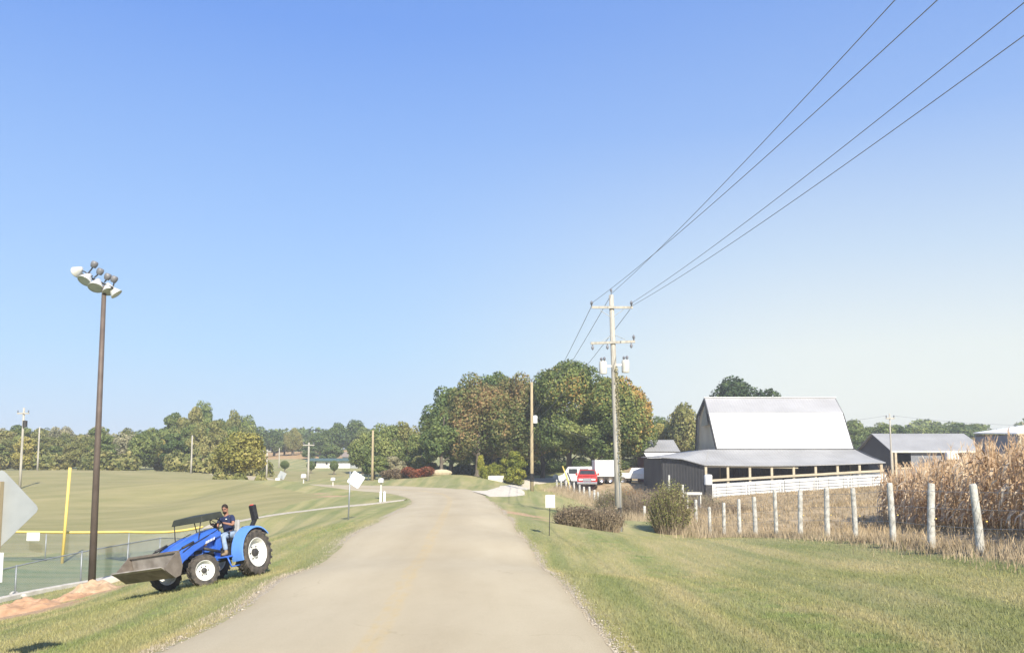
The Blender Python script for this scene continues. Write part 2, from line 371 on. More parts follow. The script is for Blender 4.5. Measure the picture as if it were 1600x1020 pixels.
# ---- road
def resample(poly, step):
    out = []; 
    for i in range(len(poly)-1):
        p0 = poly[max(i-1, 0)]; p1 = poly[i]; p2 = poly[i+1]; p3 = poly[min(i+2, len(poly)-1)]
        k = max(2, int(math.dist(p1, p2)/step))
        for j in range(k):
            t = j/k
            out.append(tuple(.5*((2*p1[a])+(-p0[a]+p2[a])*t+(2*p0[a]-5*p1[a]+4*p2[a]-p3[a])*t*t+(-p0[a]+3*p1[a]-3*p2[a]+p3[a])*t**3) for a in (0, 1)))
    out.append(poly[-1]); return out
def pairstrip(L_, R_, nseg, wob, m, name, lift=.03, label=None, ncross=8, crown=0.0, kind='structure'):
    la = []; rb = []
    for i in range(len(L_)-1):
        for j in range(nseg):
            t = j/nseg
            def cm(pl):
                p0 = pl[max(i-1, 0)]; p1 = pl[i]; p2 = pl[i+1]; p3 = pl[min(i+2, len(pl)-1)]
                return [.5*((2*p1[a])+(-p0[a]+p2[a])*t+(2*p0[a]-5*p1[a]+4*p2[a]-p3[a])*t*t+(-p0[a]+3*p1[a]-3*p2[a]+p3[a])*t**3) for a in (0, 1)]
            la.append(cm(L_)); rb.append(cm(R_))
    la.append(list(L_[-1])); rb.append(list(R_[-1]))
    vs = []; k = len(la)
    la = np.array(la); rb = np.array(rb)
    la[:, 0] += rng.normal(0, wob, k); rb[:, 0] += rng.normal(0, wob, k)
    T = np.linspace(0, 1, ncross+1)
    pts = la[:, None, :]*(1-T)[None, :, None] + rb[:, None, :]*T[None, :, None]
    z = tzn(pts[..., 0], pts[..., 1]).reshape(k, ncross+1) + lift + crown*(1-(2*T-1)**2)[None]
    z[:, 0] -= lift*.9; z[:, -1] -= lift*.9
    vv = np.concatenate([pts, z[..., None]], -1).reshape(-1, 3)
    ii = np.arange(k*(ncross+1)).reshape(k, ncross+1)
    ff = np.stack([ii[:-1, :-1], ii[:-1, 1:], ii[1:, 1:], ii[1:, :-1]], -1).reshape(-1, 4)
    o = npmesh(name, vv, ff, m, smooth=True)
    uv = o.data.attributes.new('across', 'FLOAT', 'POINT'); uv.data.foreach_set('value', np.tile(T, k).astype(np.float32))
    if label: tag(o, label, name.replace('_', ' '), kind=kind)
    return o
def road_material():
    m = bpy.data.materials.new('road_chipseal'); m.use_nodes = True
    t = m.node_tree; N = t.nodes; L = t.links; b = N['Principled BSDF']; b.inputs['Roughness'].default_value = .9; b.inputs['Specular IOR Level'].default_value = .2
    g = N.new('ShaderNodeNewGeometry'); at = N.new('ShaderNodeAttribute'); at.attribute_name = 'across'
    def noise(sc, det, sx=1, sy=1):
        mp = N.new('ShaderNodeMapping'); mp.inputs['Scale'].default_value = (sx, sy, 1); L.new(g.outputs['Position'], mp.inputs[0])
        q = N.new('ShaderNodeTexNoise'); q.inputs['Scale'].default_value = sc; q.inputs['Detail'].default_value = det; q.inputs['Roughness'].default_value = .65; L.new(mp.outputs[0], q.inputs[0]); return q.outputs['Fac']
    def ramp(f, stops):
        q = N.new('ShaderNodeValToRGB'); e = q.color_ramp.elements
        while len(e) < len(stops): e.new(.5)
        for i, (p, cc) in enumerate(stops): e[i].position = p; e[i].color = (*cc, 1)
        L.new(f, q.inputs[0]); return q.outputs[0]
    def mul(a, bb):
        q = N.new('ShaderNodeMix'); q.data_type = 'RGBA'; q.blend_type = 'MULTIPLY'; q.inputs[0].default_value = 1; L.new(a, q.inputs[6]); L.new(bb, q.inputs[7]); return q.outputs[2]
    c0 = ramp(noise(.5, 6, 1, .35), [(.3, (.445, .372, .246)), (.7, (.52, .445, .305))])
    c1 = mul(c0, ramp(noise(60, 3), [(.3, (.86, .86, .86)), (.7, (1.08, 1.08, 1.08))]))
    # wheel tracks polished a little paler, worn seam in the middle
    c2 = mul(c1, ramp(at.outputs['Fac'], [(0, (.93, .91, .88)), (.06, (1, 1, 1)), (.2, (1.04, 1.04, 1.04)), (.36, (.97, .96, .95)), (.47, (1, .985, .96)), (.60, (.97, .96, .95)), (.78, (1.04, 1.04, 1.04)), (.95, (1, 1, 1)), (1, (.9, .88, .85))]))
    # faded yellow centre line, mostly gone
    ln = ramp(at.outputs['Fac'], [(.435, (0, 0, 0)), (.445, (1, 1, 1)), (.459, (.9, .9, .9)), (.465, (.3, .3, .3)), (.471, (.9, .9, .9)), (.485, (1, 1, 1)), (.50, (0, 0, 0))])
    wear = ramp(noise(5, 6, 1, .5), [(.36, (.0, .0, .0)), (.70, (.34, .34, .34))])
    lm = mul(ln, wear)
    yl = N.new('ShaderNodeRGB'); yl.outputs[0].default_value = (.56, .37, .10, 1)
    q = N.new('ShaderNodeMix'); q.data_type = 'RGBA'; L.new(lm, q.inputs[0]); L.new(c2, q.inputs[6]); L.new(yl.outputs[0], q.inputs[7])
    # cracks
    vo = N.new('ShaderNodeTexVoronoi'); vo.feature = 'DISTANCE_TO_EDGE'; vo.inputs['Scale'].default_value = .45
    mp = N.new('ShaderNodeMapping'); mp.inputs['Scale'].default_value = (.6, 1.3, 1)
    wn = N.new('ShaderNodeTexNoise'); wn.inputs['Scale'].default_value = 1.6; wn.inputs['Detail'].default_value = 5; L.new(g.outputs['Position'], wn.inputs[0])
    av = N.new('ShaderNodeVectorMath'); av.operation = 'MULTIPLY_ADD'; av.inputs[1].default_value = (.8, .8, 0); L.new(wn.outputs['Color'], av.inputs[0]); L.new(g.outputs['Position'], av.inputs[2])
    L.new(av.outputs[0], mp.inputs[0]); L.new(mp.outputs[0], vo.inputs['Vector'])
    ck = ramp(vo.outputs['Distance'], [(.0, (.84, .82, .80)), (.005, (1, 1, 1))])
    gate = ramp(noise(.3, 3), [(.5, (1, 1, 1)), (.56, (0, 0, 0))])
    ck2 = N.new('ShaderNodeMix'); ck2.data_type = 'RGBA'; L.new(gate, ck2.inputs[0]); L.new(ck, ck2.inputs[6]); ck2.inputs[7].default_value = (1, 1, 1, 1)
    fin = mul(q.outputs[2], ck2.outputs[2])
    L.new(fin, b.inputs['Base Color'])
    bp = N.new('ShaderNodeBump'); bp.inputs['Strength'].default_value = .35; bp.inputs['Distance'].default_value = .01
    L.new(noise(90, 3), bp.inputs['Height']); L.new(bp.outputs[0], b.inputs['Normal'])
    return m
road = pairstrip(roadL, roadR, 12, .03, road_material(), 'road', .035, 'pale worn rural road curving left past the trees', 12, .03)
# ---- gravel drive on the right of the bend
DRV = mat('gravel_white', (.68, .62, .50), (.54, .48, .38), 4, .95, .4, 30)
def ppoly(a): return [(p.x, p.y) for p in a]
dl = ppoly([G(*q) for q in ((735,766.5),(770,764),(793,758.5),(818,750.5),(834,747),(866,746),(905,746))])
dr = ppoly([G(*q) for q in ((768,776),(816,773.5),(821,768),(833,762),(846,756.5),(868,753.5),(905,753))])
pairstrip(dl, dr, 8, .08, DRV, 'driveway', .06, 'white gravel drive leading off the bend beneath the maples', 5)
# ---- narrow pale path to the ball field
ph = [G(px, py) for px, py in ((634, 781), (610, 784), (570, 788.5), (520, 793), (480, 798), (430, 804.5), (370, 815), (322, 823))]
pa = [(p.x, p.y+.9) for p in ph] ; pb = [(p.x, p.y-.9) for p in ph]
pairstrip(pa, pb, 6, .03, mat('path_gravel', (.56, .50, .39), (.44, .38, .28), 5, .95, .3, 30), 'path', .05, 'narrow pale gravel path from the road to the ball field', 4)

# ---- haze: thin autumn air over the whole valley
HAZE = .00075
def build_haze():
    q = MB(); q.box(-1600, 1600, -250, 2800, -8, 32); o = q.build('haze', None); tag(o, 'thin pale autumn haze over the fields', 'haze', kind='stuff')
    m = bpy.data.materials.new('haze'); m.use_nodes = True; N = m.node_tree.nodes; N.remove(N['Principled BSDF'])
    v = N.new('ShaderNodeVolumePrincipled'); v.inputs['Color'].default_value = (.90, .92, .95, 1); v.inputs['Density'].default_value = HAZE; v.inputs['Anisotropy'].default_value = .0
    m.node_tree.links.new(v.outputs[0], N['Material Output'].inputs['Volume']); o.data.materials.append(m)
build_haze()
# ---- loose stone along the road edges
def pebbles():
    g = np.random.default_rng(2); k = 3600
    y = 9.5*(60/9.5)**g.random(k); side = g.random(k) < .82
    lx = np.interp(y, [q[1] for q in roadL], [q[0] for q in roadL]); rx = np.interp(y, [q[1] for q in roadR], [q[0] for q in roadR])
    d = np.abs(g.normal(size=k))*.16 - .04; x = np.where(side, rx + d, lx - d); z = tzn(x, y)
    r = g.uniform(.006, .022, k)*(1 + (g.random(k) < .05)); o = np.array([(1,0,0),(0,1,0),(-1,0,0),(0,-1,0),(0,0,1),(0,0,-1)], float)
    v = np.stack([x, y, z+.012], 1)[:, None, :] + o[None]*(r[:, None, None]*g.uniform(.6, 1.3, (k, 6, 1)))*np.array([1, 1, .6])
    f = np.array([(0,1,4),(1,2,4),(2,3,4),(3,0,4),(1,0,5),(2,1,5),(3,2,5),(0,3,5)])
    f = (f[None] + (np.arange(k)*6)[:, None, None]).reshape(-1, 3)
    o = npmesh('gravel', v.reshape(-1, 3), f, mat('pebble', (.52, .46, .36), (.32, .27, .20), 30, .9)); tag(o, 'pale loose gravel along both edges of the road', 'gravel', kind='stuff')
pebbles()

# ================================================================ VEGETATION
GRN = [(.020,.040,.016),(.045,.080,.025),(.085,.125,.040)]
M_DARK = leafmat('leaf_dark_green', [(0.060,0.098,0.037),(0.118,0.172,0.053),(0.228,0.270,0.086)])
M_MID = leafmat('leaf_mid_green', [(0.102,0.144,0.046),(0.180,0.230,0.069),(0.312,0.333,0.109)])
M_OLIVE = leafmat('leaf_olive', [(0.120,0.144,0.046),(0.228,0.236,0.075),(0.372,0.333,0.127)])
M_YEL = leafmat('leaf_yellow_green', [(.19,.195,.050),(.36,.33,.085),(.50,.42,.14)])
M_RUST = leafmat('leaf_rust', [(0.106,0.118,0.034),(0.300,0.180,0.053),(0.495,0.234,0.077)])
M_MAPLE = leafmat('leaf_maple_turning', [(0.078,0.115,0.034),(0.150,0.201,0.055),(0.276,0.287,0.081),(0.504,0.310,0.098)], .16)
M_BRONZE = leafmat('leaf_bronze', [(0.055,0.081,0.023),(0.079,0.102,0.029),(0.212,0.164,0.050),(0.425,0.195,0.066),(0.354,0.234,0.066)], .22)
M_RED = leafmat('leaf_red_bush', [(0.124,0.086,0.035),(0.265,0.094,0.048),(0.425,0.133,0.066)], .6)
M_BROWN = leafmat('leaf_brown_brush', [(.16,.125,.08),(.29,.215,.13),(.42,.32,.20)], .8)
M_BRIGHT = leafmat('leaf_bright_green', [(0.133,0.164,0.026),(0.265,0.282,0.042),(0.442,0.407,0.071)], .6)
M_PINE = leafmat('leaf_pine', [(0.035,0.063,0.029),(0.062,0.102,0.040),(0.115,0.157,0.053)], .5)
M_GREY = leafmat('leaf_greyish', [(0.192,0.196,0.115),(0.312,0.299,0.178),(0.456,0.414,0.253)], .5)
M_BRUSH = leafmat('leaf_dead_brush', [(.15,.12,.075),(.26,.20,.125),(.38,.30,.20)], .8)
M_BRZ2 = leafmat('leaf_green_bronze', [(.105,.145,.044),(.18,.20,.066),(.27,.225,.09),(.37,.235,.11)], .20)
M_BARK = mat('bark', (.10, .080, .060), (.19, .16, .125), 6, .95, .6, 12, stretch=(1, 1, .25))

def leafcloud(lobes, n, size, seed, aspect=.8, flat=.0, droop=0.0, fill=.35):
    """n leaf sprays spread through a set of lobes (c, r); returns verts, faces"""
    g = np.random.default_rng(seed)
    C_ = np.array([l[0] for l in lobes], float); Rr = np.array([l[1] if hasattr(l[1], '__len__') else (l[1],)*3 for l in lobes], float)
    wgt = (Rr.prod(1)) ** (2/3); wgt /= wgt.sum()
    k = g.choice(len(lobes), n, p=wgt)
    d = g.normal(size=(n, 3)); d /= np.linalg.norm(d, axis=1)[:, None]
    rad = np.where(g.random(n) < fill, g.random(n) ** .5, .82 + g.random(n) * .26)
    p = C_[k] + d * Rr[k] * rad[:, None]
    nrm = d / Rr[k]; nrm /= np.linalg.norm(nrm, axis=1)[:, None]
    nrm = nrm + g.normal(size=(n, 3)) * .55; nrm[:, 2] += flat; nrm /= np.linalg.norm(nrm, axis=1)[:, None]
    a = np.cross(nrm, g.normal(size=(n, 3))); a /= np.linalg.norm(a, axis=1)[:, None]; b = np.cross(nrm, a)
    s = size * (.55 + .9 * g.random(n))[:, None]
    bend = nrm * s * .25
    v = np.stack([p - a*s, p - b*s*aspect*.8 + bend*.5, p + a*s*.9 - bend, p + b*s*aspect], 1).reshape(-1, 3)
    f = np.arange(n*4).reshape(n, 4)
    return v, f
def lobes_in(kind, n, seed):
    """unit crown: fits x,y in [-.5,.5], z in [0,1]"""
    g = random.Random(seed); L_ = []
    if kind == 'round':
        for i in range(n):
            th = g.random()*6.283; u = g.uniform(-.75, 1); rr = g.uniform(.62, .8)
            sz = math.sqrt(max(0, 1-u*u)); L_.append(((.36*rr*sz*math.cos(th)*1.25, .36*rr*sz*math.sin(th)*1.25, .5+.40*u*rr*1.2), g.uniform(.13, .21)))
        L_.append(((0, 0, .5), (.3, .3, .36)))
    elif kind == 'tall':
        for i in range(n):
            z = g.uniform(.1, .92); w_ = .32*math.sin(math.pi*min(1, .18+z*.78))**.8; th = g.random()*6.283; q = g.uniform(.4, 1)
            L_.append(((w_*q*math.cos(th), w_*q*math.sin(th), z), (g.uniform(.12, .20), g.uniform(.12, .2), g.uniform(.06, .11))))
        L_.append(((0, 0, .5), (.22, .22, .38)))
    elif kind == 'spread':
        for i in range(n):
            th = g.random()*6.283; q = g.uniform(.15, 1)**.6; z = .25 + .65*g.random()*(1-.5*q)
            L_.append(((.36*q*math.cos(th), .36*q*math.sin(th), z), (g.uniform(.12, .19), g.uniform(.12, .19), g.uniform(.08, .13))))
    elif kind == 'pine':
        for i in range(n):
            z = g.uniform(.12, .97); w_ = .40*(1.05-z)**.6; th = g.random()*6.283; q = g.uniform(.4, 1)
            L_.append(((w_*q*math.cos(th), w_*q*math.sin(th), z), (g.uniform(.09, .15), g.uniform(.09, .15), g.uniform(.03, .05))))
        L_.append(((0, 0, .45), (.2, .2, .35)))
    elif kind == 'bush':
        for i in range(n):
            th = g.random()*6.283; q = g.random()**.5
            L_.append(((.36*q*math.cos(th), .36*q*math.sin(th), .2+.5*g.random()*(1-.4*q)), (g.uniform(.12, .2), g.uniform(.12, .2), g.uniform(.17, .28))))
    elif kind == 'egg':
        L_ = [((0, 0, .5), (.44, .44, .47))]
        for i in range(n):
            th = g.random()*6.283; u = g.uniform(-.8, .9); L_.append(((.36*math.sqrt(1-u*u)*math.cos(th), .36*math.sqrt(1-u*u)*math.sin(th), .5+.38*u), .12))
    return L_
def trunk_mb(kind, H, W, base, seed):
    """tapered trunk with limbs, true size; crown starts at height base"""
    g = random.Random(seed); t = MB(); r = H*.022+.03
    top = base + (H-base)*.75
    t.tube([(0, 0, -.3), (0, 0, .15), (r*.3*g.uniform(-1, 1), 0, base*.6+.1), (r*g.uniform(-1, 1), r*g.uniform(-1, 1), base+(H-base)*.35), (r*g.uniform(-2, 2), r*g.uniform(-2, 2), top)], [r*1.5, r*1.15, r, r*.7, r*.2], 8)
    for i in range(7):
        z = base*1.05 + (H-base)*(.08+.07*i); a = i*2.4+g.random(); l = W*g.uniform(.18, .28)
        t.tube([(0, 0, z), (l*.5*math.cos(a), l*.5*math.sin(a), z+l*.4), (l*math.cos(a), l*math.sin(a), z+l*.65)], [r*.5, r*.3, r*.1], 5)
    return t
PROTO = {}
def proto(kind, i, n=8500, size=.024):
    key = (kind, i)
    if key not in PROTO:
        nl = {'round': 24, 'tall': 30, 'spread': 20, 'pine': 44, 'bush': 18, 'egg': 10}[kind]
        v, f = leafcloud(lobes_in(kind, nl, 100*i+7), n, size, i+11, fill=.2)
        o = npmesh('crown', v, f, M_MID); me = o.data; bpy.data.objects.remove(o)
        tm = trunk_mb(kind, 1, 1, .12, i).build('trunk', M_BARK); tme = tm.data; bpy.data.objects.remove(tm)
        PROTO[key] = (me, tme)
    return PROTO[key]
def tree_at(x, y, z, H, W, kind, m, name='tree', label=None, cat='tree', group=None, i=0, base=.08, trunk=True, rot=None, n=8500, size=.024):
    me, tme = proto(kind, i, n, size)
    e = empty(name, (x, y, z), rot if rot is not None else random.random()*6.28, label, cat, group)
    o = bpy.data.objects.new('foliage' if 'bush' in name or 'shrub' in name else 'crown', me); COL.objects.link(o); o.parent = e; o.location = (0, 0, base*H); o.scale = (W, W, H*(1-base))
    o.material_slots[0].link = 'OBJECT'; o.material_slots[0].material = m
    if trunk:
        q = bpy.data.objects.new('stem' if 'bush' in name or 'shrub' in name else 'trunk', tme); COL.objects.link(q); q.parent = e; q.scale = (H*.8, H*.8, H)
    return e
def tree_px(px, top, wpx, Y, kind, m, **k):
    """stand a tree at depth Y in column px reaching up to picture row top, wpx wide"""
    p = GD(px, Y); H = P(px, top, Y).z - p.z
    return tree_at(p.x, p.y, p.z - .1, H*1.03, wpx*1.18*Y/F, kind, m, **k)

# ---- big maples by the drive, each its own crown
def big_tree(px, top, wpx, Y, base_px, m, seed, label, n=15000, size=.15, kind='round', extra=(), name='maple_tree', cat='tree'):
    p = GD(px, Y); H = P(px, top, Y).z - p.z; b = max(.02, (P(px, base_px, Y).z - p.z)/H); W = wpx*1.22*Y/F; b *= .75
    e = empty(name, (p.x, p.y, p.z - .1), 0, label, cat)
    lb = []
    g = random.Random(seed)
    for c_, r_ in lobes_in(kind, 46, seed):
        rr = r_ if hasattr(r_, '__len__') else (r_*.86,)*3
        hc = H*(1-b)
        lb.append(((c_[0]*W, c_[1]*W, b*H + c_[2]*hc), (rr[0]*W*.9, rr[1]*W*.9, rr[2]*hc*.8)))
    for (dx, dz, rx, rz) in extra: lb.append(((dx, -1.0, dz), (rx, rx, rz)))
    v, f = leafcloud(lb, int(n*1.9), size, seed, fill=.15)
    v[:, 2] = np.maximum(v[:, 2], .3)
    npmesh('crown', v, f, m, e)
    trunk_mb(kind, H, W, max(b*H, .8), seed).build('trunk', M_BARK, e, smooth=True)
    return e
big_tree(705, 592, 88, 118, 746, M_DARK, 1, 'dark green rounded tree at the left end of the roadside clump', 14000)
big_tree(745, 583, 100, 114, 738, M_BRZ2, 2, 'bronze and green maple second in the clump left of the gravel drive', 15000)
big_tree(772, 577, 70, 124, 700, M_DARK, 3, 'green tree rising behind the rust coloured maples', 9000)
big_tree(803, 577, 88, 116, 740, M_BRZ2, 4, 'rust tinged maple just left of the slim wooden pole by the drive', 14000)
big_tree(690, 622, 56, 112, 745, M_DARK, 9, 'low dark tree at the left edge of the clump', 7000, kind='spread')
big_tree(888, 552, 120, 112, 738, M_MAPLE, 5, 'largest dark green maple standing over the gravel drive', 22000)
big_tree(962, 577, 108, 108, 736, M_MAPLE, 6, 'maple turning orange on its right side behind the tall utility pole', 19000)
big_tree(925, 612, 120, 110, 730, M_MID, 8, 'lower green maple in front of the red pickup truck', 17000, kind='spread')
big_tree(848, 600, 74, 122, 745, M_DARK, 10, 'dark tree deep behind the slim wooden pole', 8000)
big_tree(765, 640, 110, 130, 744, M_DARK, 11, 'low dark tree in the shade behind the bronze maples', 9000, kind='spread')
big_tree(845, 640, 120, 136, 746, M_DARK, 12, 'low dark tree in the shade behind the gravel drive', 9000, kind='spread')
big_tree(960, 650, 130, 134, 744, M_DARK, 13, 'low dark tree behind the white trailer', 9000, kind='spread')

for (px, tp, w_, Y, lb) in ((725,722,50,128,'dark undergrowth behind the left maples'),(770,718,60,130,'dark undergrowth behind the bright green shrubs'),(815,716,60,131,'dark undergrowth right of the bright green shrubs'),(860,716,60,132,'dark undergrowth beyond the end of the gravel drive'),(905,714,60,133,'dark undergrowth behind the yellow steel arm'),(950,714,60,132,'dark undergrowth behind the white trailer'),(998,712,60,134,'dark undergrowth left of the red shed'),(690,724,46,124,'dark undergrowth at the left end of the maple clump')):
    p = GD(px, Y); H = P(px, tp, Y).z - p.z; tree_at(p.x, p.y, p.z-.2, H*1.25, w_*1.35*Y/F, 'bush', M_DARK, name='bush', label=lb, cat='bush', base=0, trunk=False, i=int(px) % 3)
# ---- left wood behind the ball field
TOPS = [(-40,668),(0,665),(20,661),(55,653),(75,667),(95,663),(120,660),(145,656),(175,662),(200,660),(230,656),(250,648),(275,643),(290,632),(312,629),(335,634),(357,638),(380,656),(398,676)]
MNAME = {'leaf_mid_green': 'mid green', 'leaf_olive': 'olive', 'leaf_dark_green': 'dark green', 'leaf_greyish': 'greyish green', 'leaf_rust': 'rust coloured', 'leaf_yellow_green': 'yellow green'}
kk = 0
for row, (Y, dz) in enumerate(((178, 2), (162, 10), (150, 24))):
    px = -50 + row*9
    while px < 395:
        tp = np.interp(px, [t[0] for t in TOPS], [t[1] for t in TOPS]) + dz + random.uniform(-6, 9)
        wpx = random.uniform(34, 52)
        m = random.choice([M_MID, M_OLIVE, M_OLIVE, M_GREY, M_OLIVE, M_GREY] if px < 225 else [M_MID, M_OLIVE, M_MID, M_OLIVE, M_DARK])
        if row == 2 and random.random() < .25: m = M_RUST if random.random() < .4 else M_YEL
        tree_px(px, tp, wpx, Y + random.uniform(-4, 4), random.choice(['round', 'tall', 'tall', 'spread']), m, i=kk % 3, base=.03, name='woodland_tree',
                label=('%s tree in the %s row of the wood beyond the ball field hill' % (MNAME[m.name], ('back', 'middle', 'front')[row])), group='%s trees in the %s row of the ball field wood' % (MNAME[m.name], ('back', 'middle', 'front')[row]), trunk=False)
        px += random.uniform(19, 27); kk += 1
# scrub closing the foot of the wood
def scrub(name, pts, n, m, hgt, size, label, depth=2.0, seed=1, cat='brush', kind='stuff'):
    g = np.random.default_rng(seed); pl = np.array(pts, float)
    seg = np.hypot(*np.diff(pl, axis=0).T); cu = np.r_[0, np.cumsum(seg)]; nb = int(cu[-1]/(hgt*.5))+2
    lb = []
    for s_ in g.random(nb)*cu[-1]:
        x = np.interp(s_, cu, pl[:, 0]) + g.normal()*depth*.4; y = np.interp(s_, cu, pl[:, 1]) + g.normal()*depth*.5
        h = hgt*g.uniform(.55, 1.0); lb.append(((x, y, tz(x, y) + h*.42), (h*.55, h*.55, h*.55)))
    v, f = leafcloud(lb, n, size, seed, fill=.3)
    o = npmesh(name, v, f, m); tag(o, label, cat, kind=kind); return o
e0 = [(GD(px, Y).x, Y) for px, Y in ((-60,146),(0,146),(100,145),(200,143),(260,140),(330,134),(400,128))]
scrub('scrub', e0, 9000, M_OLIVE, 3.6, .3, 'low olive scrub along the foot of the wood beyond the hill', 3, 5)

tree_px(374, 676, 74, 104, 'round', M_YEL, i=1, base=.12, name='tree', label='rounded yellow green tree at the right end of the wood')
tree_px(345, 690, 36, 110, 'spread', M_OLIVE, i=2, base=.02, name='tree', label='small olive tree tucked left of the rounded yellow green one')
p_ = [(GD(px, 102).x, 102) for px in (318, 350, 400)]
scrub('scrub', p_, 2600, M_OLIVE, 1.5, .18, 'low olive scrub under the rounded yellow green tree', 1.5, 6)
# ---- far trees, centre left
for (px, tp, wp, Y, m, kd, lb) in ((402,668,44,250,M_DARK,'round','dark far tree just right of the wood'),(428,671,40,255,M_DARK,'round','dark far tree above the tan field, second from the wood'),
        (457,669,26,250,M_OLIVE,'round','small brownish far tree above the tan field'),(444,680,36,262,M_DARK,'spread','low dark far tree between its taller neighbours'),(500,676,40,240,M_DARK,'round','bluish dark tree left of the white barn roof'),
        (524,661,40,245,M_DARK,'round','tall dark far tree behind the long white building'),(548,657,40,245,M_DARK,'round','tallest dark far tree behind the long white building'),(572,668,36,240,M_MID,'round','far green tree right of the tall dark pair'),
        (516,690,34,215,M_DARK,'spread','low dark tree beside the white building roof'),(484,690,26,225,M_DARK,'tall','narrow dark far tree left of the crossarm pole'),(470,694,20,262,M_DARK,'spread','low far bush on the tan field ridge')):
    tree_px(px, tp, wp, Y, kd, m, i=kk % 3, base=.04, name='tree', label=lb); kk += 1
for (px, tp, wp, Y, m, kd, lb) in ((568,678,46,140,M_MID,'round','mid green tree right of the long white building'),(602,664,58,128,M_MID,'round','broad grey green tree behind the yellowish pole'),
        (636,660,56,132,M_OLIVE,'round','broad olive tree above the red shrubs'),(655,672,40,126,M_MID,'tall','green tree at the left edge of the maple clump'),(660,700,40,118,M_OLIVE,'spread','low olive tree above the red shrub'),
        (585,706,46,118,M_MID,'spread','low green shrubby tree beside the yellowish pole base'),(616,706,44,120,M_GREY,'spread','greyish low tree behind the brownish shrub')):
    tree_px(px, tp, wp, Y, kd, m, i=kk % 3, base=.04, name='tree', label=lb); kk += 1
tree_px(620, 727, 44, 108, 'bush', M_BROWN, i=0, base=0, name='shrub', label='brownish rounded shrub left of the red one', cat='shrub', trunk=False)
tree_px(652, 722, 44, 106, 'bush', M_RED, i=1, base=0, name='shrub', label='dark red rounded shrub beside the road bend', cat='shrub', trunk=False)
tree_px(766, 716, 30, 108, 'bush', M_BRIGHT, i=0, base=0, name='shrub', label='bright yellow green shrub left of the pale stone block', cat='shrub', trunk=False)
tree_px(751, 706, 12, 108, 'tall', M_BRIGHT, i=0, base=0, name='shrub', label='slim upright yellow green shrub in front of the bronze maple', cat='shrub', trunk=False)
tree_px(806, 703, 36, 106, 'tall', M_BRIGHT, i=1, base=0, name='shrub', label='tall bright green shrub beside the slim wooden pole', cat='shrub', trunk=False)
tree_px(788, 716, 28, 108, 'tall', M_BRIGHT, i=2, base=0, name='shrub', label='yellow green shrub right of the pale stone block', cat='shrub', trunk=False)
# ---- four clipped young trees on the far lawn
for (px, tp, Y, lb) in ((409,720,150,'leftmost of the small clipped egg shaped lawn trees'),(445,719,146,'small egg shaped lawn tree second from the left'),(486,720,142,'small egg shaped tree beside the crossarm pole'),(522,719,138,'small egg shaped tree in front of the long white building')):
    p = GD(px, Y); H = P(px, tp, Y).z - p.z
    tree_at(p.x, p.y, p.z, H, 15*Y/F, 'egg', M_DARK, name='lawn_tree', label=lb, group='small clipped trees on the far lawn', base=.28, i=0, rot=0)
# ---- right: behind and around the barn
tree_px(1167, 593, 92, 150, 'round', M_PINE, i=1, base=.3, name='pine_tree', label='dark pine rising behind the barn roof')
for (px, tp, wp, Y, m, kd, lb) in ((1082,633,64,135,M_OLIVE,'round','olive tree just left of the barn gable'),(1060,655,46,140,M_MID,'round','green tree above the red shed roof'),(1098,640,30,138,M_GREY,'tall','thin greyish tree against the barn gable'),
        (1026,652,38,150,M_DARK,'round','dark tree behind the turning maple'),(1038,662,40,142,M_YEL,'round','yellowish tree right of the maples'),(1090,672,44,125,M_OLIVE,'spread','low olive tree beside the barn gable'),
        (1345,657,50,190,M_MID,'round','green tree just right of the barn roof'),(1376,660,50,188,M_MID,'round','green tree behind the gabled end of the grey shed'),(1405,664,50,192,M_DARK,'round','green tree behind the grey shed, right of the thin pole'),
        (1438,668,60,230,M_MID,'round','far green tree above the grey shed roof'),(1470,664,60,235,M_MID,'round','far green tree, second above the grey shed'),(1503,661,64,235,M_DARK,'round','rounded far tree above the right end of the shed'),(1535,663,60,238,M_MID,'round','far tree above the open lean-to roof'),(1330,668,40,175,M_DARK,'tall','dark tree touching the right slope of the barn roof')):
    tree_px(px, tp, wp, Y, kd, m, i=kk % 3, base=.03, name='tree', label=lb); kk += 1
# a distant wooded ridge
def ridge(name, x0, x1, y, h, n, m, label, seed):
    g = np.random.default_rng(seed); lb = []
    for q in range(int(abs(x1-x0)/6)):
        x = g.uniform(x0, x1); yy = y + g.normal()*8; hh = h*g.uniform(.7, 1); lb.append(((x, yy, tz(x, yy)+hh*.4), (5.5, 5, hh*.6)))
    v, f = leafcloud(lb, n, .8, seed, fill=.1); o = npmesh(name, v, f, m); tag(o, label, 'wood', kind='stuff')
ridge('far_wood', -120, -20, 330, 9, 7000, M_DARK, 'distant dark wood on the ridge beyond the tan field', 3)
ridge('far_wood', -20, 60, 330, 9, 5000, M_MID, 'distant wood beyond the maples', 4)
ridge('far_wood', 70, 260, 320, 10, 11000, M_MID, 'distant wooded ridge beyond the farm sheds', 5)
ridge('far_wood', -320, -110, 330, 10, 8000, M_DARK, 'distant wood far beyond the ball field', 6)

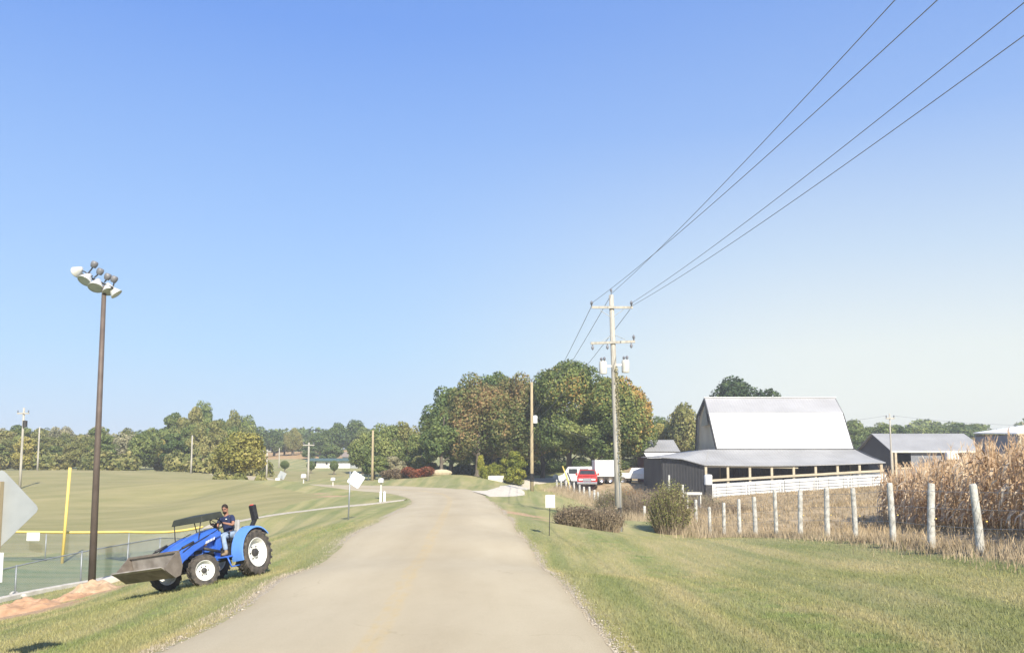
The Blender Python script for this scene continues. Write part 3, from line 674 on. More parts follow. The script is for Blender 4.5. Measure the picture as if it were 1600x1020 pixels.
def brush_at(x, y, H, W, m, n, label, seed, name='brush', leaf=.5, twig=None, lean=.55):
    g = np.random.default_rng(seed); z = tz(x, y); e = empty(name, (x, y, z), 0, label, 'shrub')
    k = int(n*.45); r = np.sqrt(g.random(k))*W*.36; a = g.random(k)*6.283
    bx, by = r*np.cos(a), r*np.sin(a)*.7; h = H*(.45+.6*g.random(k))*(1-.45*(r/(W*.36))**2)
    tx, ty = bx + np.cos(a)*W*.16*g.random(k)*lean*2 + g.normal(size=k)*.08*H, by + np.sin(a)*W*.12*g.random(k) + g.normal(size=k)*.08*H
    wv = .010 + .006*g.random(k); o = g.random(k)*3.14; dx, dy = np.cos(o)*wv, np.sin(o)*wv
    mid = np.stack([(bx*.45+tx*.55), (by*.45+ty*.55), h*.6], 1)
    p0 = np.stack([bx-dx, by-dy, np.full(k, -.1)], 1); p1 = np.stack([bx+dx, by+dy, np.full(k, -.1)], 1)
    m0 = mid - np.stack([dx, dy, dx*0], 1)*.8; m1 = mid + np.stack([dx, dy, dx*0], 1)*.8; tp = np.stack([tx, ty, h], 1)
    v = np.concatenate([np.stack([p0, p1, m1, m0], 1).reshape(-1, 3), np.stack([m0, m1, tp, tp+[0, 0, .01]], 1).reshape(-1, 3)]); f = np.arange(len(v)).reshape(-1, 4)
    npmesh('stems', v, f, twig or M_DRYB, e)
    k2 = int(n*leaf); i_ = g.integers(0, k, k2); t = .35+.7*g.random(k2)
    p = np.stack([bx[i_], by[i_], 0*h[i_]], 1)*(1-t)[:, None] + tp[i_]*t[:, None] + g.normal(size=(k2, 3))*.05
    p[:, 2] = np.maximum(p[:, 2], .03)
    a_ = g.normal(size=(k2, 3)); a_ /= np.linalg.norm(a_, axis=1)[:, None]; b_ = np.cross(a_, g.normal(size=(k2, 3))); b_ /= np.linalg.norm(b_, axis=1)[:, None]
    s_ = (.03+.035*g.random(k2))[:, None]
    v = np.stack([p-a_*s_, p-b_*s_*.6, p+a_*s_, p+b_*s_*.6], 1).reshape(-1, 3); npmesh('foliage', v, np.arange(k2*4).reshape(k2, 4), m, e)
    return e
M_DRYB = mat('brush_twigs', (.20, .155, .11), (.36, .29, .20), 2, .95)
# ---- creek side brush near the tall pole and along the wire fence
p = G(1035, 828)
brush_at(p.x+.2, 47, 2.7, 2.0, M_OLIVE, 7000, 'green leafy bush in the fence line right of the tall utility pole', 31, leaf=2.2, lean=.6)
p = G(918, 826)
for k_, (dx, w_, h_, lb) in enumerate(((-.5, 1.5, .85, 'brown bush left of the tall utility pole, nearer the road'), (.75, 1.6, .95, 'brown bush close against the foot of the tall utility pole'))):
    brush_at(p.x+dx, p.y+1, h_*1.25, w_*1.5, M_BRUSH, 6500, lb, 40+k_, leaf=.55)
for (px, Y, H, W, m, lb) in ((1000,72,2.3,3.2,M_BROWN,'rusty brown brush heap behind the tall utility pole'),(982,78,2.6,3.2,M_RUST,'reddish brush behind the tall utility pole'),(958,76,2.2,3,M_OLIVE,'olive brush left of the tall utility pole behind the fence'),
        (1020,74,2.6,3.4,M_BROWN,'brown brush in front of the dark barn wing'),(988,86,2.0,2.6,M_RUST,'rusty brush behind the tall utility pole, nearer the white pickup'),(1092,70,2.2,3,M_GREY,'grey brush at the corner of the white pen wall'),(1115,62,1.7,3.4,M_BROWN,'brown thicket in the pasture by the pen wall'),(1140,64,1.4,3,M_BROWN,'low brown thicket in the pasture middle')):
    p = GD(px, Y); brush_at(p.x, p.y, H, W*1.15, m, 6500, lb, 50+kk, leaf=.6); kk += 1

# ---- blades: one mesh per kind of ground cover
def blades(name, xs, ys, hmin, hmax, wd, m, label, seed, lean=.5, cat='grass', masks=True):
    g = np.random.default_rng(seed); k = len(xs); z = tzn(xs, ys)
    a = g.random(k)*6.283; h = g.uniform(hmin, hmax, k); dx, dy = np.cos(a), np.sin(a)
    le = g.normal(size=(k, 2))*lean*h[:, None]
    w_ = wd*(.6+.8*g.random(k))
    p0 = np.stack([xs-dx*w_, ys-dy*w_, z-.02], 1); p1 = np.stack([xs+dx*w_, ys+dy*w_, z-.02], 1); p2 = np.stack([xs+le[:, 0], ys+le[:, 1], z+h], 1)
    v = np.stack([p0, p1, p2], 1).reshape(-1, 3); f = np.arange(k*3).reshape(k, 3)
    o = npmesh(name, v, f, m); tag(o, label, cat, kind='stuff')
    if masks:
        # give each blade the ground's own masks, so that it grows in the ground's colour
        ix = np.clip(np.searchsorted(gx, xs), 0, nx-1); iy = np.clip(np.searchsorted(gy, ys), 0, ny-1)
        for k_, a_ in MASKS.items():
            at = o.data.attributes.new(k_, 'FLOAT', 'POINT'); at.data.foreach_set('value', np.repeat(a_[iy, ix], 3).astype(np.float32))
        tn = np.repeat(g.uniform(-.26, .26, k), 3); tn[2::3] += .06
        at = o.data.attributes.new('blade_tone', 'FLOAT', 'POINT'); at.data.foreach_set('value', tn.astype(np.float32))
    return o
g = np.random.default_rng(5)
def along(pl, k, spread, off=0):
    pl = np.array(pl, float); seg = np.hypot(*np.diff(pl, axis=0).T); cu = np.r_[0, np.cumsum(seg)]; s_ = g.random(k)*cu[-1]
    x = np.interp(s_, cu, pl[:, 0]); y = np.interp(s_, cu, pl[:, 1]); return x + off + g.normal(size=k)*spread, y + g.normal(size=k)*spread
# verge grass, thick close to the camera
def verge(k, xr, yr):
    y = yr[0]*(yr[1]/yr[0])**g.random(k); x = g.uniform(*xr, k)*y/12
    lx = np.interp(y, [q[1] for q in roadL], [q[0] for q in roadL]); rx = np.interp(y, [q[1] for q in roadR], [q[0] for q in roadR])
    ok = ((x < lx-.08) | (x > rx+.08)); return x[ok], y[ok]
x, y = verge(330000, (-7.6, 7.6), (9.5, 40))
ix = np.clip(np.searchsorted(gx, x), 0, nx-1); iy = np.clip(np.searchsorted(gy, y), 0, ny-1)
ok = (bl[iy, ix] < .5) & (clay[iy, ix] < .4) & (past[iy, ix] < .5)
blades('grass', x[ok], y[ok], .02, .075, .007, GM, 'short mown grass on the verges either side of the road', 3, .5)
x, y = along(fence_xy[:10], 12000, .40)
M_DRY = mat('dry_grass', (.27, .21, .13), (.56, .45, .30), 1.2, .95)
blades('dry_weeds', x, y, .05, .36, .008, M_DRY, 'dry brown weeds growing along the wire fence', 4, .22, masks=False)
x, y = along(fence_xy[9:], 16000, .9)
blades('dry_weeds', x, y, .2, .95, .012, M_DRY, 'taller dead weeds along the far stretch of the fence by the creek', 6, .22, masks=False)
k = 60000; y = g.uniform(20, 90, k); x = g.uniform(4, 40, k)
ix = np.clip(np.searchsorted(gx, x), 0, nx-1); iy = np.clip(np.searchsorted(gy, y), 0, ny-1); ok = past[iy, ix] > .5
blades('pasture_grass', x[ok], y[ok], .08, .35, .02, GM, 'dry tufted pasture grass behind the wire fence', 7, .4)

# ---- standing corn, gone dry
def corn_field():
    g = np.random.default_rng(9); M_CORN = leafmat('corn_dry', [(.37,.23,.125),(.63,.45,.27),(.82,.66,.45)], .7, .25)
    e = [(12.4, 17), (12.9, 22.3), (14.2, 28), (15.8, 34), (17.2, 40)]
    vs = []; fs = []; o = 0
    pos = []
    for row in range(11):
        s_ = 0
        for (x0, y0), (x1, y1) in zip(e[:-1], e[1:]):
            L_ = math.dist((x0, y0), (x1, y1)); kx = int(L_/.2)
            for q in range(kx):
                t = (q+g.random()*.8)/kx; pos.append((x0+(x1-x0)*t + row*.72 + g.normal()*.07, y0+(y1-y0)*t - row*.12 + g.normal()*.1, row))
    # close off the far end of the field
    for q in range(320): pos.append((17.2+g.random()*9, 40.2+g.random()*2.5, 0))
    for (x, y, row) in pos:
        z = tz(x, y); H = g.uniform(2.05, 2.6); ln = g.normal(size=2)*.09*H
        r = .014
        def at(t): return np.array([x+ln[0]*t*t, y+ln[1]*t*t, z+H*t])
        for k in range(3):
            a0, a1 = at(k/3), at((k+1)/3)
            vs += [a0+[-r, 0, 0], a0+[r, 0, 0], a1+[r*.8, 0, 0], a1+[-r*.8, 0, 0], a0+[0, -r, 0], a0+[0, r, 0], a1+[0, r*.8, 0], a1+[0, -r*.8, 0]]
            fs += [(o, o+1, o+2, o+3), (o+4, o+5, o+6, o+7)]; o += 8
        nl = 11 if row < 3 else 7
        for k in range(nl):
            t = .1+.85*(k+g.random()*.6)/nl if row < 3 else .4+.6*(k+g.random()*.6)/nl
            a = k*math.pi + g.normal()*.7; d = np.array([math.cos(a), math.sin(a), 0]); s = np.array([-d[1], d[0], 0])
            p = at(min(t, 1)); L_ = g.uniform(.3, .62); wv = g.uniform(.025, .05); up = g.uniform(-.1, .75); tw = g.normal()*.6
            q0 = p; q1 = p+d*L_*.35+[0, 0, L_*.35*up]; q2 = p+d*L_*.65+[0, 0, L_*(.3*up-.25)]; q3 = p+d*L_*(.75)+[0, 0, -L_*g.uniform(.4, .95)]
            sw = s*wv; st_ = (s*math.cos(tw)+np.array([0, 0, 1])*math.sin(tw))*wv
            vs += [q0-sw*.5, q0+sw*.5, q1+sw, q1-sw, q2+st_*.9, q2-st_*.9, q3+st_*.15, q3-st_*.15]
            fs += [(o, o+1, o+2, o+3), (o+3, o+2, o+4, o+5), (o+5, o+4, o+6, o+7)]; o += 8
        if g.random() < .8:     # ear with pale husk
            p = at(g.uniform(.38, .55)); a = g.random()*6.28; d = np.array([math.cos(a), math.sin(a), 0]); q = p+d*.13+[0, 0, -.16]
            s = np.array([-d[1], d[0], 0])*.032; u = d*.03
            vs += [p-s*.5, p+s*.5, q+s, q-s, p-u*.5, p+u*.5, q+u, q-u]; fs += [(o, o+1, o+2, o+3), (o+4, o+5, o+6, o+7)]; o += 8
        for k in range(4):      # tassel
            a = g.random()*6.28; d = np.array([math.cos(a), math.sin(a), 0]); p = at(1); q = p+d*.1+[0, 0, g.uniform(.1, .24)]
            vs += [p-[.006, 0, 0], p+[.006, 0, 0], q+[.004, 0, 0], q-[.004, 0, 0]]; fs += [(o, o+1, o+2, o+3)]; o += 4
    ob = npmesh('corn', np.array(vs), np.array(fs), M_CORN); tag(ob, 'dry tan corn standing unharvested behind the fence posts', 'corn', kind='stuff')
corn_field()

# ================================================================ MATERIALS FOR BUILT THINGS
M_WOODG = mat('weathered_wood', (.30, .27, .23), (.20, .18, .155), 2, .9, .5, 10, stretch=(6, 6, .6))
M_POST = mat('concrete_post', (.58, .565, .51), (.32, .31, .27), 7, .95, .7, 18, detail=9)
M_POLEW = mat('pale_pole_wood', (.50, .47, .40), (.33, .31, .27), 3, .95, .4, 12, stretch=(5, 5, .5))
M_POLEY = mat('yellowish_pole_wood', (.48, .39, .24), (.34, .28, .18), 3, .9, .4, 12, stretch=(5, 5, .5))
M_RUSTP = mat('brown_steel_pole', (.115, .090, .076), (.165, .13, .11), 2, .6, .1, 20, metal=.2)
M_ALU = mat('galvanised', (.34, .36, .37), (.27, .29, .30), 5, .5, metal=.4)
M_ALUB = mat('sign_back', (.40, .42, .42), (.34, .36, .365), 3, .5, metal=.25)
M_WHITE = mat('white_paint', (.80, .80, .78), (.70, .70, .67), 4, .5)
M_OFFW = mat('aged_white', (.66, .64, .58), (.52, .50, .44), 3, .7)
M_BLACK = mat('black_plastic', (.018, .018, .020), (.035, .035, .036), 8, .5)
M_DKST = mat('dark_steel', (.040, .040, .042), (.075, .070, .066), 6, .6, metal=.3)
M_YELP = mat('yellow_paint', (.74, .56, .16), (.64, .47, .13), 3, .5)
M_BLUE = mat('tractor_blue', (.035, .13, .54), (.055, .155, .56), 3, .32, spec=.5)
M_LBLUE = mat('tractor_blue_sunlit', (.13, .30, .70), (.11, .26, .64), 3, .4, spec=.5)  # lighter copy of the tractor blue, sunlight on the fenders painted in
M_TYRE = mat('tyre_rubber', (.045, .043, .041), (.13, .11, .09), 7, .95, .3, 30)
M_RIM = mat('rim_white', (.82, .82, .78), (.70, .69, .64), 6, .45)
M_BUCKET = mat('bucket_steel', (.15, .125, .10), (.24, .205, .17), 4, .75, .2, 20, metal=.15)
M_BUCKIN = mat('bucket_worn_or_sunlit', (.40, .36, .31), (.24, .21, .175), 4, .65, metal=.2)  # paler steel: bare wear on the cutting edge, painted sunlight inside the bucket
M_SEAT = mat('seat_vinyl', (.42, .42, .40), (.30, .30, .29), 6, .6)
M_SKIN = mat('skin', (.36, .19, .125), (.31, .155, .10), 8, .6)
M_HAIR = mat('hair', (.018, .013, .010), (.03, .022, .016), 30, .7)
M_NAVY = mat('navy_shirt', (.020, .030, .080), (.030, .042, .10), 10, .9)
M_JEAN = mat('pale_jeans', (.33, .42, .54), (.24, .32, .44), 8, .9)
M_BOOT = mat('tan_boot', (.34, .25, .15), (.24, .17, .10), 10, .8)
M_ORANGE = mat('red_lens', (.62, .06, .03), (.5, .04, .02), 5, .35)
M_AMBER = mat('amber_decal', (.80, .40, .10), (.7, .35, .1), 5, .4)
M_GLASS = mat('dark_glass', (.03, .035, .04), (.05, .055, .06), 3, .12, spec=.6)
M_METROOF = ribbed('roof_galvanised', (.42, .415, .41), (.35, .345, .34), 'X', .3, .6, .0)
M_SHEDROOF = ribbed('roof_dull_sheet', (.35, .347, .338), (.28, .277, .27), 'X', .3, .65, .0)
M_METWHT = ribbed('roof_white_sheet', (.82, .82, .81), (.73, .73, .72), 'X', .5, .5, .0, .6)
M_LEANROOF = ribbed('lean_to_roof', (.38, .375, .362), (.30, .295, .283), 'X', .3, .65, .0)
M_TAR = ribbed('black_boards', (.055, .055, .056), (.085, .083, .08), 'Y', .25, .85, 0, .8)
M_TARX = ribbed('black_boards_front', (.050, .050, .052), (.085, .083, .08), 'X', .25, .85, 0, .8)
M_GABLE = ribbed('grey_gable_boards', (.62, .54, .40), (.48, .41, .30), 'Y', .2, .85, 0, .8)
M_GREYB = ribbed('grey_siding', (.24, .25, .27), (.19, .20, .22), 'X', .3, .7, 0, .5)
M_REDW = ribbed('dark_red_boards', (.20, .055, .045), (.15, .045, .038), 'Y', .25, .85, 0, .6)
M_LUMB = mat('new_lumber', (.54, .47, .34), (.42, .36, .26), 2, .8, stretch=(.5, 4, 4))
M_BRICKW = mat('whitewashed_block', (.80, .79, .76), (.66, .65, .61), 1.4, .8, .3, 6)
M_SHGREEN = ribbed('green_roof', (.10, .16, .12), (.085, .13, .10), 'X', .4, .5, .1)
M_CONC = mat('concrete_pale', (.60, .56, .49), (.46, .42, .36), 3, .9, .3, 16)
M_CLAY = mat('clay_soil', (.52, .33, .20), (.34, .20, .115), 3, .95, 1.0, 9, detail=8)
M_CLAYP = mat('clay_soil_pale', (.56, .40, .26), (.36, .24, .14), 3, .95, 1.0, 9, detail=8)
M_REDP = mat('truck_red', (.48, .045, .035), (.40, .035, .03), 3, .35, spec=.5)
M_CHROME = mat('chrome', (.75, .75, .76), (.6, .6, .62), 9, .2, metal=.8)
M_WIRE = mat('wire', (.20, .21, .24), (.24, .25, .28), 2, .6)
M_MESH = mat('chain_link', (.30, .34, .37), (.24, .28, .31), 3, .5, metal=.3)

# ================================================================ POWER POLES AND LINES
def insulator(parent, x, y, z, m, down=False, h=.28):
    s_ = -1 if down else 1
    b = MB(); b.lathe([(0, 0), (.035, 0), (.035, s_*h*.3), (.085, s_*h*.35), (.05, s_*h*.5), (.085, s_*h*.6), (.045, s_*h*.8), (0, s_*h)], 10, 'Z', (x, y, z)); return b.build('insulator', m, parent, smooth=True)
def pole_mb(H, r0, r1, lean=(0, 0)):
    b = MB(); b.tube([(0, 0, -.4), (lean[0]*.33, lean[1]*.33, H*.33), (lean[0]*.66, lean[1]*.66, H*.66), (lean[0], lean[1], H)], [r0, r0*.67+r1*.33, r0*.33+r1*.67, r1], 14); return b
YP = 46.0
pb_ = GD(967, YP); sc = F/YP
topz = P(955, 461, YP).z; Hp = topz - pb_.z
M_INS = mat('porcelain', (.22, .22, .24), (.15, .15, .17), 8, .3)
up = empty('utility_pole', pb_, 0, 'tall weathered utility pole with two crossarms and transformers at the right roadside', 'utility pole')
lx = (P(955, 461, YP).x - pb_.x)
pole_mb(Hp, .19, .12, (lx, 0)).build('pole', M_POLEW, up, smooth=True)
def uz(py): return P(960, py, YP).z - pb_.z
def ux(px, py=480): return P(px, py, YP).x - pb_.x
b = MB(); b.beam((ux(924), -.16, uz(481)), (ux(988), -.12, uz(481)), .10, .12); b.build('crossarm', M_POLEW, up)
b = MB(); b.beam((ux(922), -.16, uz(537)), (ux(991), -.12, uz(534)), .10, .12); b.build('crossarm', M_POLEW, up)
for (a_, b__) in (((937, 485), (954, 496)), ((974, 484), (957, 496)), ((940, 533), (956, 524)), ((976, 531), (958, 523))):
    q = MB(); q.beam((ux(a_[0]), -.12, uz(a_[1])), (ux(b__[0]), -.08, uz(b__[1])), .03, .03); q.build('brace', M_ALU, up)
for px_, z_, dn in ((924, 479, 0), (986, 479, 0), (925, 539, 1), (948, 538, 1), (985, 536, 1), (989, 532, 0)): insulator(up, ux(px_), -.14, uz(z_), M_INS, dn, .30)
q = MB(); q.tube([(lx, 0, Hp-.05), (lx, 0, Hp+.22)], .025, 6); q.lathe([(0, 0), (.06, 0), (.06, .12), (0, .16)], 8, 'Z', (lx, 0, Hp+.18)); q.build('insulator', M_INS, up)
for px_, py_ in ((941, 574), (976, 572)):   # transformers
    q = MB(); cx = ux(px_); z0 = uz(py_+10)
    q.lathe([(0, 0), (.19, 0), (.20, .05), (.20, .56), (.17, .64), (0, .66)], 16, 'Z', (cx, -.05, z0)); t_ = q.build('transformer', M_OFFW, up, smooth=True, autosmooth=40)
    insulator(t_, cx+.08, -.05, z0+.64, M_INS, 0, .26); insulator(t_, cx-.08, -.05, z0+.64, M_INS, 0, .22)
    q = MB(); q.beam((cx, -.05, z0+.4), (ux(958), 0, z0+.4), .08, .1); q.build('bracket', M_WHITE, up)
q = MB(); q.box(ux(962), ux(962)+.16, -.32, -.2, uz(800), uz(792)); q.build('meter_box', M_DKST, up)
q = MB(); q.tube([(.06, -.19, 0), (.05+lx*.3, -.17, Hp*.3), (.04+lx*.5, -.15, Hp*.5)], .025, 6); q.build('conduit', M_ALU, up)
# creeper and grime strip on the lower pole is only bark; guy guard at foot
q = MB(); q.tube([(-.28, -.12, 0), (-.22, -.1, .55)], .05, 8); q.build('ground_guard', M_DKST, up)

lb_ = [((lx*z_/Hp + .10, -.10, z_), (.11, .12, .28)) for z_ in np.arange(uz(745), uz(578), .3)]
v_, f_ = leafcloud(lb_, 1500, .05, 21, fill=.1); npmesh('vine', v_, f_, M_GREY, up)
# slim yellow-brown pole by the drive
Y2 = 80.0; p2 = GD(831, Y2); H2 = P(831, 597, Y2).z - p2.z
u2 = empty('utility_pole', p2, 0, 'slim yellowish wooden pole at the mouth of the gravel drive', 'utility pole')
pole_mb(H2, .17, .11).build('pole', M_POLEY, u2, smooth=True)
q = MB(); q.lathe([(0, 0), (.2, 0), (.21, .05), (.21, .6), (.16, .68), (0, .7)], 14, 'Z', (.30, -.05, H2*.62)); q.build('transformer', M_WHITE, u2, smooth=True, autosmooth=40)
q = MB(); q.lathe([(.185, 0), (.185, .7)], 14, 'Z', (0, 0, P(831, 752, Y2).z - p2.z)); q.build('reflector_band', M_BLACK, u2)
insulator(u2, 0, 0, H2, M_INS, 0, .3)

def simple_pole(px, top, Y, label, m=M_POLEW, arm=0, r=.14, tr=None, name='utility_pole', base_drop=0):
    p = GD(px, Y); H = P(px, top, Y).z - p.z
    e = empty(name, p, 0, label, 'utility pole')
    pole_mb(H, r, r*.7).build('pole', m, e, smooth=True)
    if arm:
        q = MB(); q.beam((-arm/2, -.12, H*.93), (arm/2, -.12, H*.93), .12, .14); q.build('crossarm', m, e)
        for s_ in (-.45, .45): insulator(e, arm*s_, -.12, H*.93+.06, M_INS, 0, .3)
    if tr:
        q = MB(); q.lathe([(0, 0), (.22, 0), (.22, .65), (0, .7)], 12, 'Z', (.24, -.1, H*tr)); q.build('transformer', M_DKST, e, smooth=True, autosmooth=40)
    return e, p, H
A1, a1p, a1h = simple_pole(33, 637, 92, 'leftmost pale pole with a dark transformer, standing on the ball field hill', tr=.76, arm=1.2)
simple_pole(59, 667, 126, 'thin pale pole at the wood edge, second from the left', r=.13, arm=.0)
simple_pole(299, 680, 126, 'thin pale pole at the wood edge right of the floodlight mast', r=.13)
simple_pole(417, 702, 128, 'short pale pole beside the leftmost clipped lawn tree', r=.14, arm=1.2)
simple_pole(436, 700, 190, 'very small far pole before the tan field', r=.14)
A2, a2p, a2h = simple_pole(482, 691, 118, 'pale pole with a crossarm in front of the long white building', r=.15, arm=1.5)
A3, a3p, a3h = simple_pole(582, 672, 112, 'bare yellowish pole left of the red shrubs', m=M_POLEY, r=.17)
A4, a4p, a4h = simple_pole(1393, 646, 96, 'thin grey pole in front of the grey shed', r=.10, arm=.9)

# ---- the conductors
def wire_obj(pts, label, r=.011, group=None, name='power_line'):
    q = MB(); q.tube(pts, r, 5); o = q.build(name, M_WIRE, None, smooth=True); return tag(o, label, 'cable', group)
def span(a, b_, sag, k=24):
    a = Vector(a); b_ = Vector(b_); return [a.lerp(b_, i/k) - Vector((0, 0, 4*sag*(i/k)*(1-i/k))) for i in range(k+1)]
zA = pb_.z + Hp
starts = [((955, 459), (1400, 0), 'highest power line, running from the tip of the tall pole up to the right', .0),
          ((924, 474), (1465, 0), 'second power line, leaving the left end of the upper crossarm', .0),
          ((986, 474), (1600, 3), 'third power line from the top, leaving the right end of the upper crossarm', .0),
          ((984, 480), (1600, 54), 'lowest power line leaving the tall pole to the right', .0)]
for (s0, e0_, lb, _) in starts:
    s_ = P(s0[0], s0[1], YP)
    sag = .75; Yend = -14.0; zend = s_.z + (.1 if 'lowest' not in lb else -.25)
    best = None
    for Ye in np.linspace(4, 40, 400):
        E = P(e0_[0], e0_[1], Ye); t = (YP-Ye)/(YP-Yend); z = s_.z + (zend-s_.z)*t - 4*sag*t*(1-t)
        if best is None or abs(z-E.z) < best[0]: best = (abs(z-E.z), E, t)
    E, t = best[1], best[2]; xend = s_.x + (E.x - s_.x)/t
    wire_obj(span(s_, (xend, Yend, zend), sag, 40), lb, .010)
t2 = Vector(p2) + Vector((0, 0, H2))
for (px_, py_, dz, lb) in ((924, 479, .1, 'power line dropping behind the maples from the left insulator'), (953, 464, .35, 'power line dropping behind the maples from the pole tip'), (984, 484, -.1, 'power line dropping behind the maples from the right insulator')):
    s_ = P(px_, py_, YP); wire_obj(span(s_, (p2.x-.6+dz, 150, topz-3.0+dz*2), 1.2), lb, .016)
wire_obj(span(t2 - Vector((0, 0, H2*.3)), (12, 112, tz(12, 112)+5), .5), 'thin service wire from the slim wooden pole to the farm sheds', .012)
wire_obj(span(a4p + Vector((-.4, 0, a4h*.93+.3)), P(1250, 657, 97), .3), 'thin service wire from the barn roof side to the thin grey pole', .013)
wire_obj(span(a4p + Vector((.4, 0, a4h*.93+.3)), P(1700, 664, 96), .4), 'thin service wire running right from the thin grey pole', .013)

# ================================================================ FLOODLIGHT MAST
YM = 31.0; pm = GD(152, YM); pm.z = tz(pm.x, YM); Hm = P(163, 447, YM).z - pm.z; lxm = P(163, 447, YM).x - pm.x
fm = empty('floodlight_mast', pm, 0, 'tall brown steel floodlight mast beside the chain link fence', 'floodlight mast')
b = MB(); b.tube([(0, 0, -.4), (lxm*.5, 0, Hm*.5), (lxm, 0, Hm)], [.125, .10, .075], 16); b.build('pole', M_RUSTP, fm, smooth=True)
def mx(px, py): v = P(px, py, YM); return Vector((v.x - pm.x, 0, v.z - pm.z))
# two arms running away and down to the right as seen from the road
c0 = mx(163, 444)
armv = Vector((.80, -.40, -.36)).normalized()
b = MB(); b.beam(c0 - armv*1.35, c0 + armv*.45, .07, .07); b.build('crossarm', M_DKST, fm)
M_LAMPH = mat('lamp_housing', (.72, .72, .70), (.60, .60, .58), 6, .35, metal=.3)
M_LENS = mat('lamp_glass', (.45, .48, .46), (.35, .38, .36), 6, .15, spec=.7)
def flood(pos, aim, s, top):
    """round reflector hood pointing along aim, ballast box on a short stem above"""
    aim = Vector(aim).normalized(); rot = aim.to_track_quat('Z', 'Y').to_matrix().to_4x4()
    q = MB(); q.M = Matrix.Translation(pos) @ rot
    q.lathe([(.0, -.30*s), (.09*s, -.29*s), (.14*s, -.18*s), (.24*s, .0), (.30*s, .14*s), (.31*s, .17*s), (.29*s, .17*s)], 18, 'Z')
    h = q.build('floodlight', M_LAMPH, fm, smooth=True)
    q = MB(); q.M = Matrix.Translation(pos) @ rot; q.lathe([(0, .14*s), (.29*s, .155*s)], 18, 'Z'); q.build('lens', M_LENS, h, smooth=True)
    q = MB(); q.tube([pos, pos + (top-pos)*.5 + Vector((.06, 0, .02)), top], .022, 6); q.build('bracket', M_DKST, h)
for (px_, py_, aim, tx, ty, s_) in ((122, 423, (-.75, .4, -.35), 136, 427, .85), (135, 435, (-.25, -.55, -.8), 145, 431, 1.0), (151, 445, (.0, -.5, -.85), 155, 440, 1.05),
                        (170, 451, (.35, -.3, -.85), 168, 445, .95), (179, 456, (.6, .1, -.7), 175, 450, .85)):
    flood(mx(px_, py_), aim, s_*.82, mx(tx, ty))
for (px_, py_, bx_, by_) in ((147, 414, 136, 429), (156, 425, 147, 434), (168, 433, 163, 441), (178, 437, 176, 450)):
    p = mx(px_, py_); q = MB(); q.M = Matrix.Translation(p) @ Matrix.Rotation(.35, 4, 'Y')
    q.lathe([(0, -.11), (.085, -.10), (.12, 0), (.12, .08), (.09, .13), (0, .14)], 14, 'Z'); bl_ = q.build('ballast', mat('ballast_grey', (.17, .17, .18), (.24, .24, .25), 6, .5, metal=.2), fm, smooth=True)
    q = MB(); q.tube([p, (p + mx(bx_, by_))/2 + Vector((.02, 0, .0)), mx(bx_, by_)], .024, 6); q.build('bracket', M_DKST, bl_)

# ================================================================ BALL FIELD FENCES
def chain_fence(pts, H0, label, tops_px=None, cap=None, spacing=3.0, pm_=M_ALU, mesh_w=.007, pitch=.085, name='chain_link_fence', rail=True):
    e = empty(name, (pts[0][0], pts[0][1], tz(*pts[0])), 0, label, 'fence'); off = Vector(e.location)
    pl = np.array(pts, float); seg = np.hypot(*np.diff(pl, axis=0).T); cu = np.r_[0, np.cumsum(seg)]; Lt = cu[-1]
    def at(s_, h=0):
        x = float(np.interp(s_, cu, pl[:, 0])); y = float(np.interp(s_, cu, pl[:, 1])); return Vector((x, y, tz(x, y)+h)) - off
    ks = int(Lt/spacing)
    HT = [H0]*len(pts) if tops_px is None else [P(a_[0], a_[1], p_[1]).z - tz(*p_) for a_, p_ in zip(tops_px, pts)]
    def Hs(s_): return float(np.interp(s_, cu, HT))
    for i in range(ks+1):
        q = MB(); s_ = Lt*i/ks; q.tube([at(s_, -.2), at(s_, Hs(s_)+.04)], .03, 8); q.build('post', pm_, e, smooth=True)
    if cap:
        q = MB(); q.tube([at(Lt*i/60, Hs(Lt*i/60)+.02) for i in range(61)], .06, 8); q.build('yellow_top_guard', cap, e, smooth=True)
    else:
        q = MB(); q.tube([at(Lt*i/40, Hs(Lt*i/40)) for i in range(41)], .022, 6); q.build('top_rail', pm_, e, smooth=True)
    # woven wire: two families of slanting strands
    s0 = np.arange(0, Lt, pitch); hs = at
    vs = []; 
    X = np.interp(np.r_[s0, Lt+1], cu, pl[:, 0]); 
    for sgn in (1, -1):
        HH = np.interp(s0, cu, HT); a0 = s0; a1 = np.clip(s0 + sgn*HH, 0, Lt)
        ax = np.interp(a0, cu, pl[:, 0]); ay = np.interp(a0, cu, pl[:, 1]); az = tzn(ax, ay) + .03
        bx_ = np.interp(a1, cu, pl[:, 0]); by_ = np.interp(a1, cu, pl[:, 1]); bz = tzn(bx_, by_) + .03 + np.minimum(np.abs(a1-a0), np.interp(a1, cu, HT)-.03)
        for j in range(len(s0)):
            vs.append(((ax[j], ay[j], az[j]), (bx_[j], by_[j], bz[j])))
    q = MB()
    for a_, b__ in vs:
        a_ = Vector(a_) - off; b__ = Vector(b__) - off
        if (b__-a_).length < .05: continue
        d = (b__-a_).normalized(); n_ = d.cross(Vector((0, 1, 0))).normalized()*mesh_w/2; n2 = Vector((0, mesh_w/2, 0))
        q.add([a_-n_, a_+n_, b__+n_, b__-n_], [(0, 1, 2, 3)])
        q.add([a_-n2, a_+n2, b__+n2, b__-n2], [(0, 1, 2, 3)])
    q.build('mesh', M_MESH, e)
    return e
near_f = [(P(-60, 900, 27.5).x, 27.5), (P(0, 900, 30).x, 30.2), (P(150, 900, 34.8).x, 34.8), (P(190, 900, 36.7).x, 36.7), (P(250, 900, 40.6).x, 40.6), (P(318, 900, 47).x, 47)]
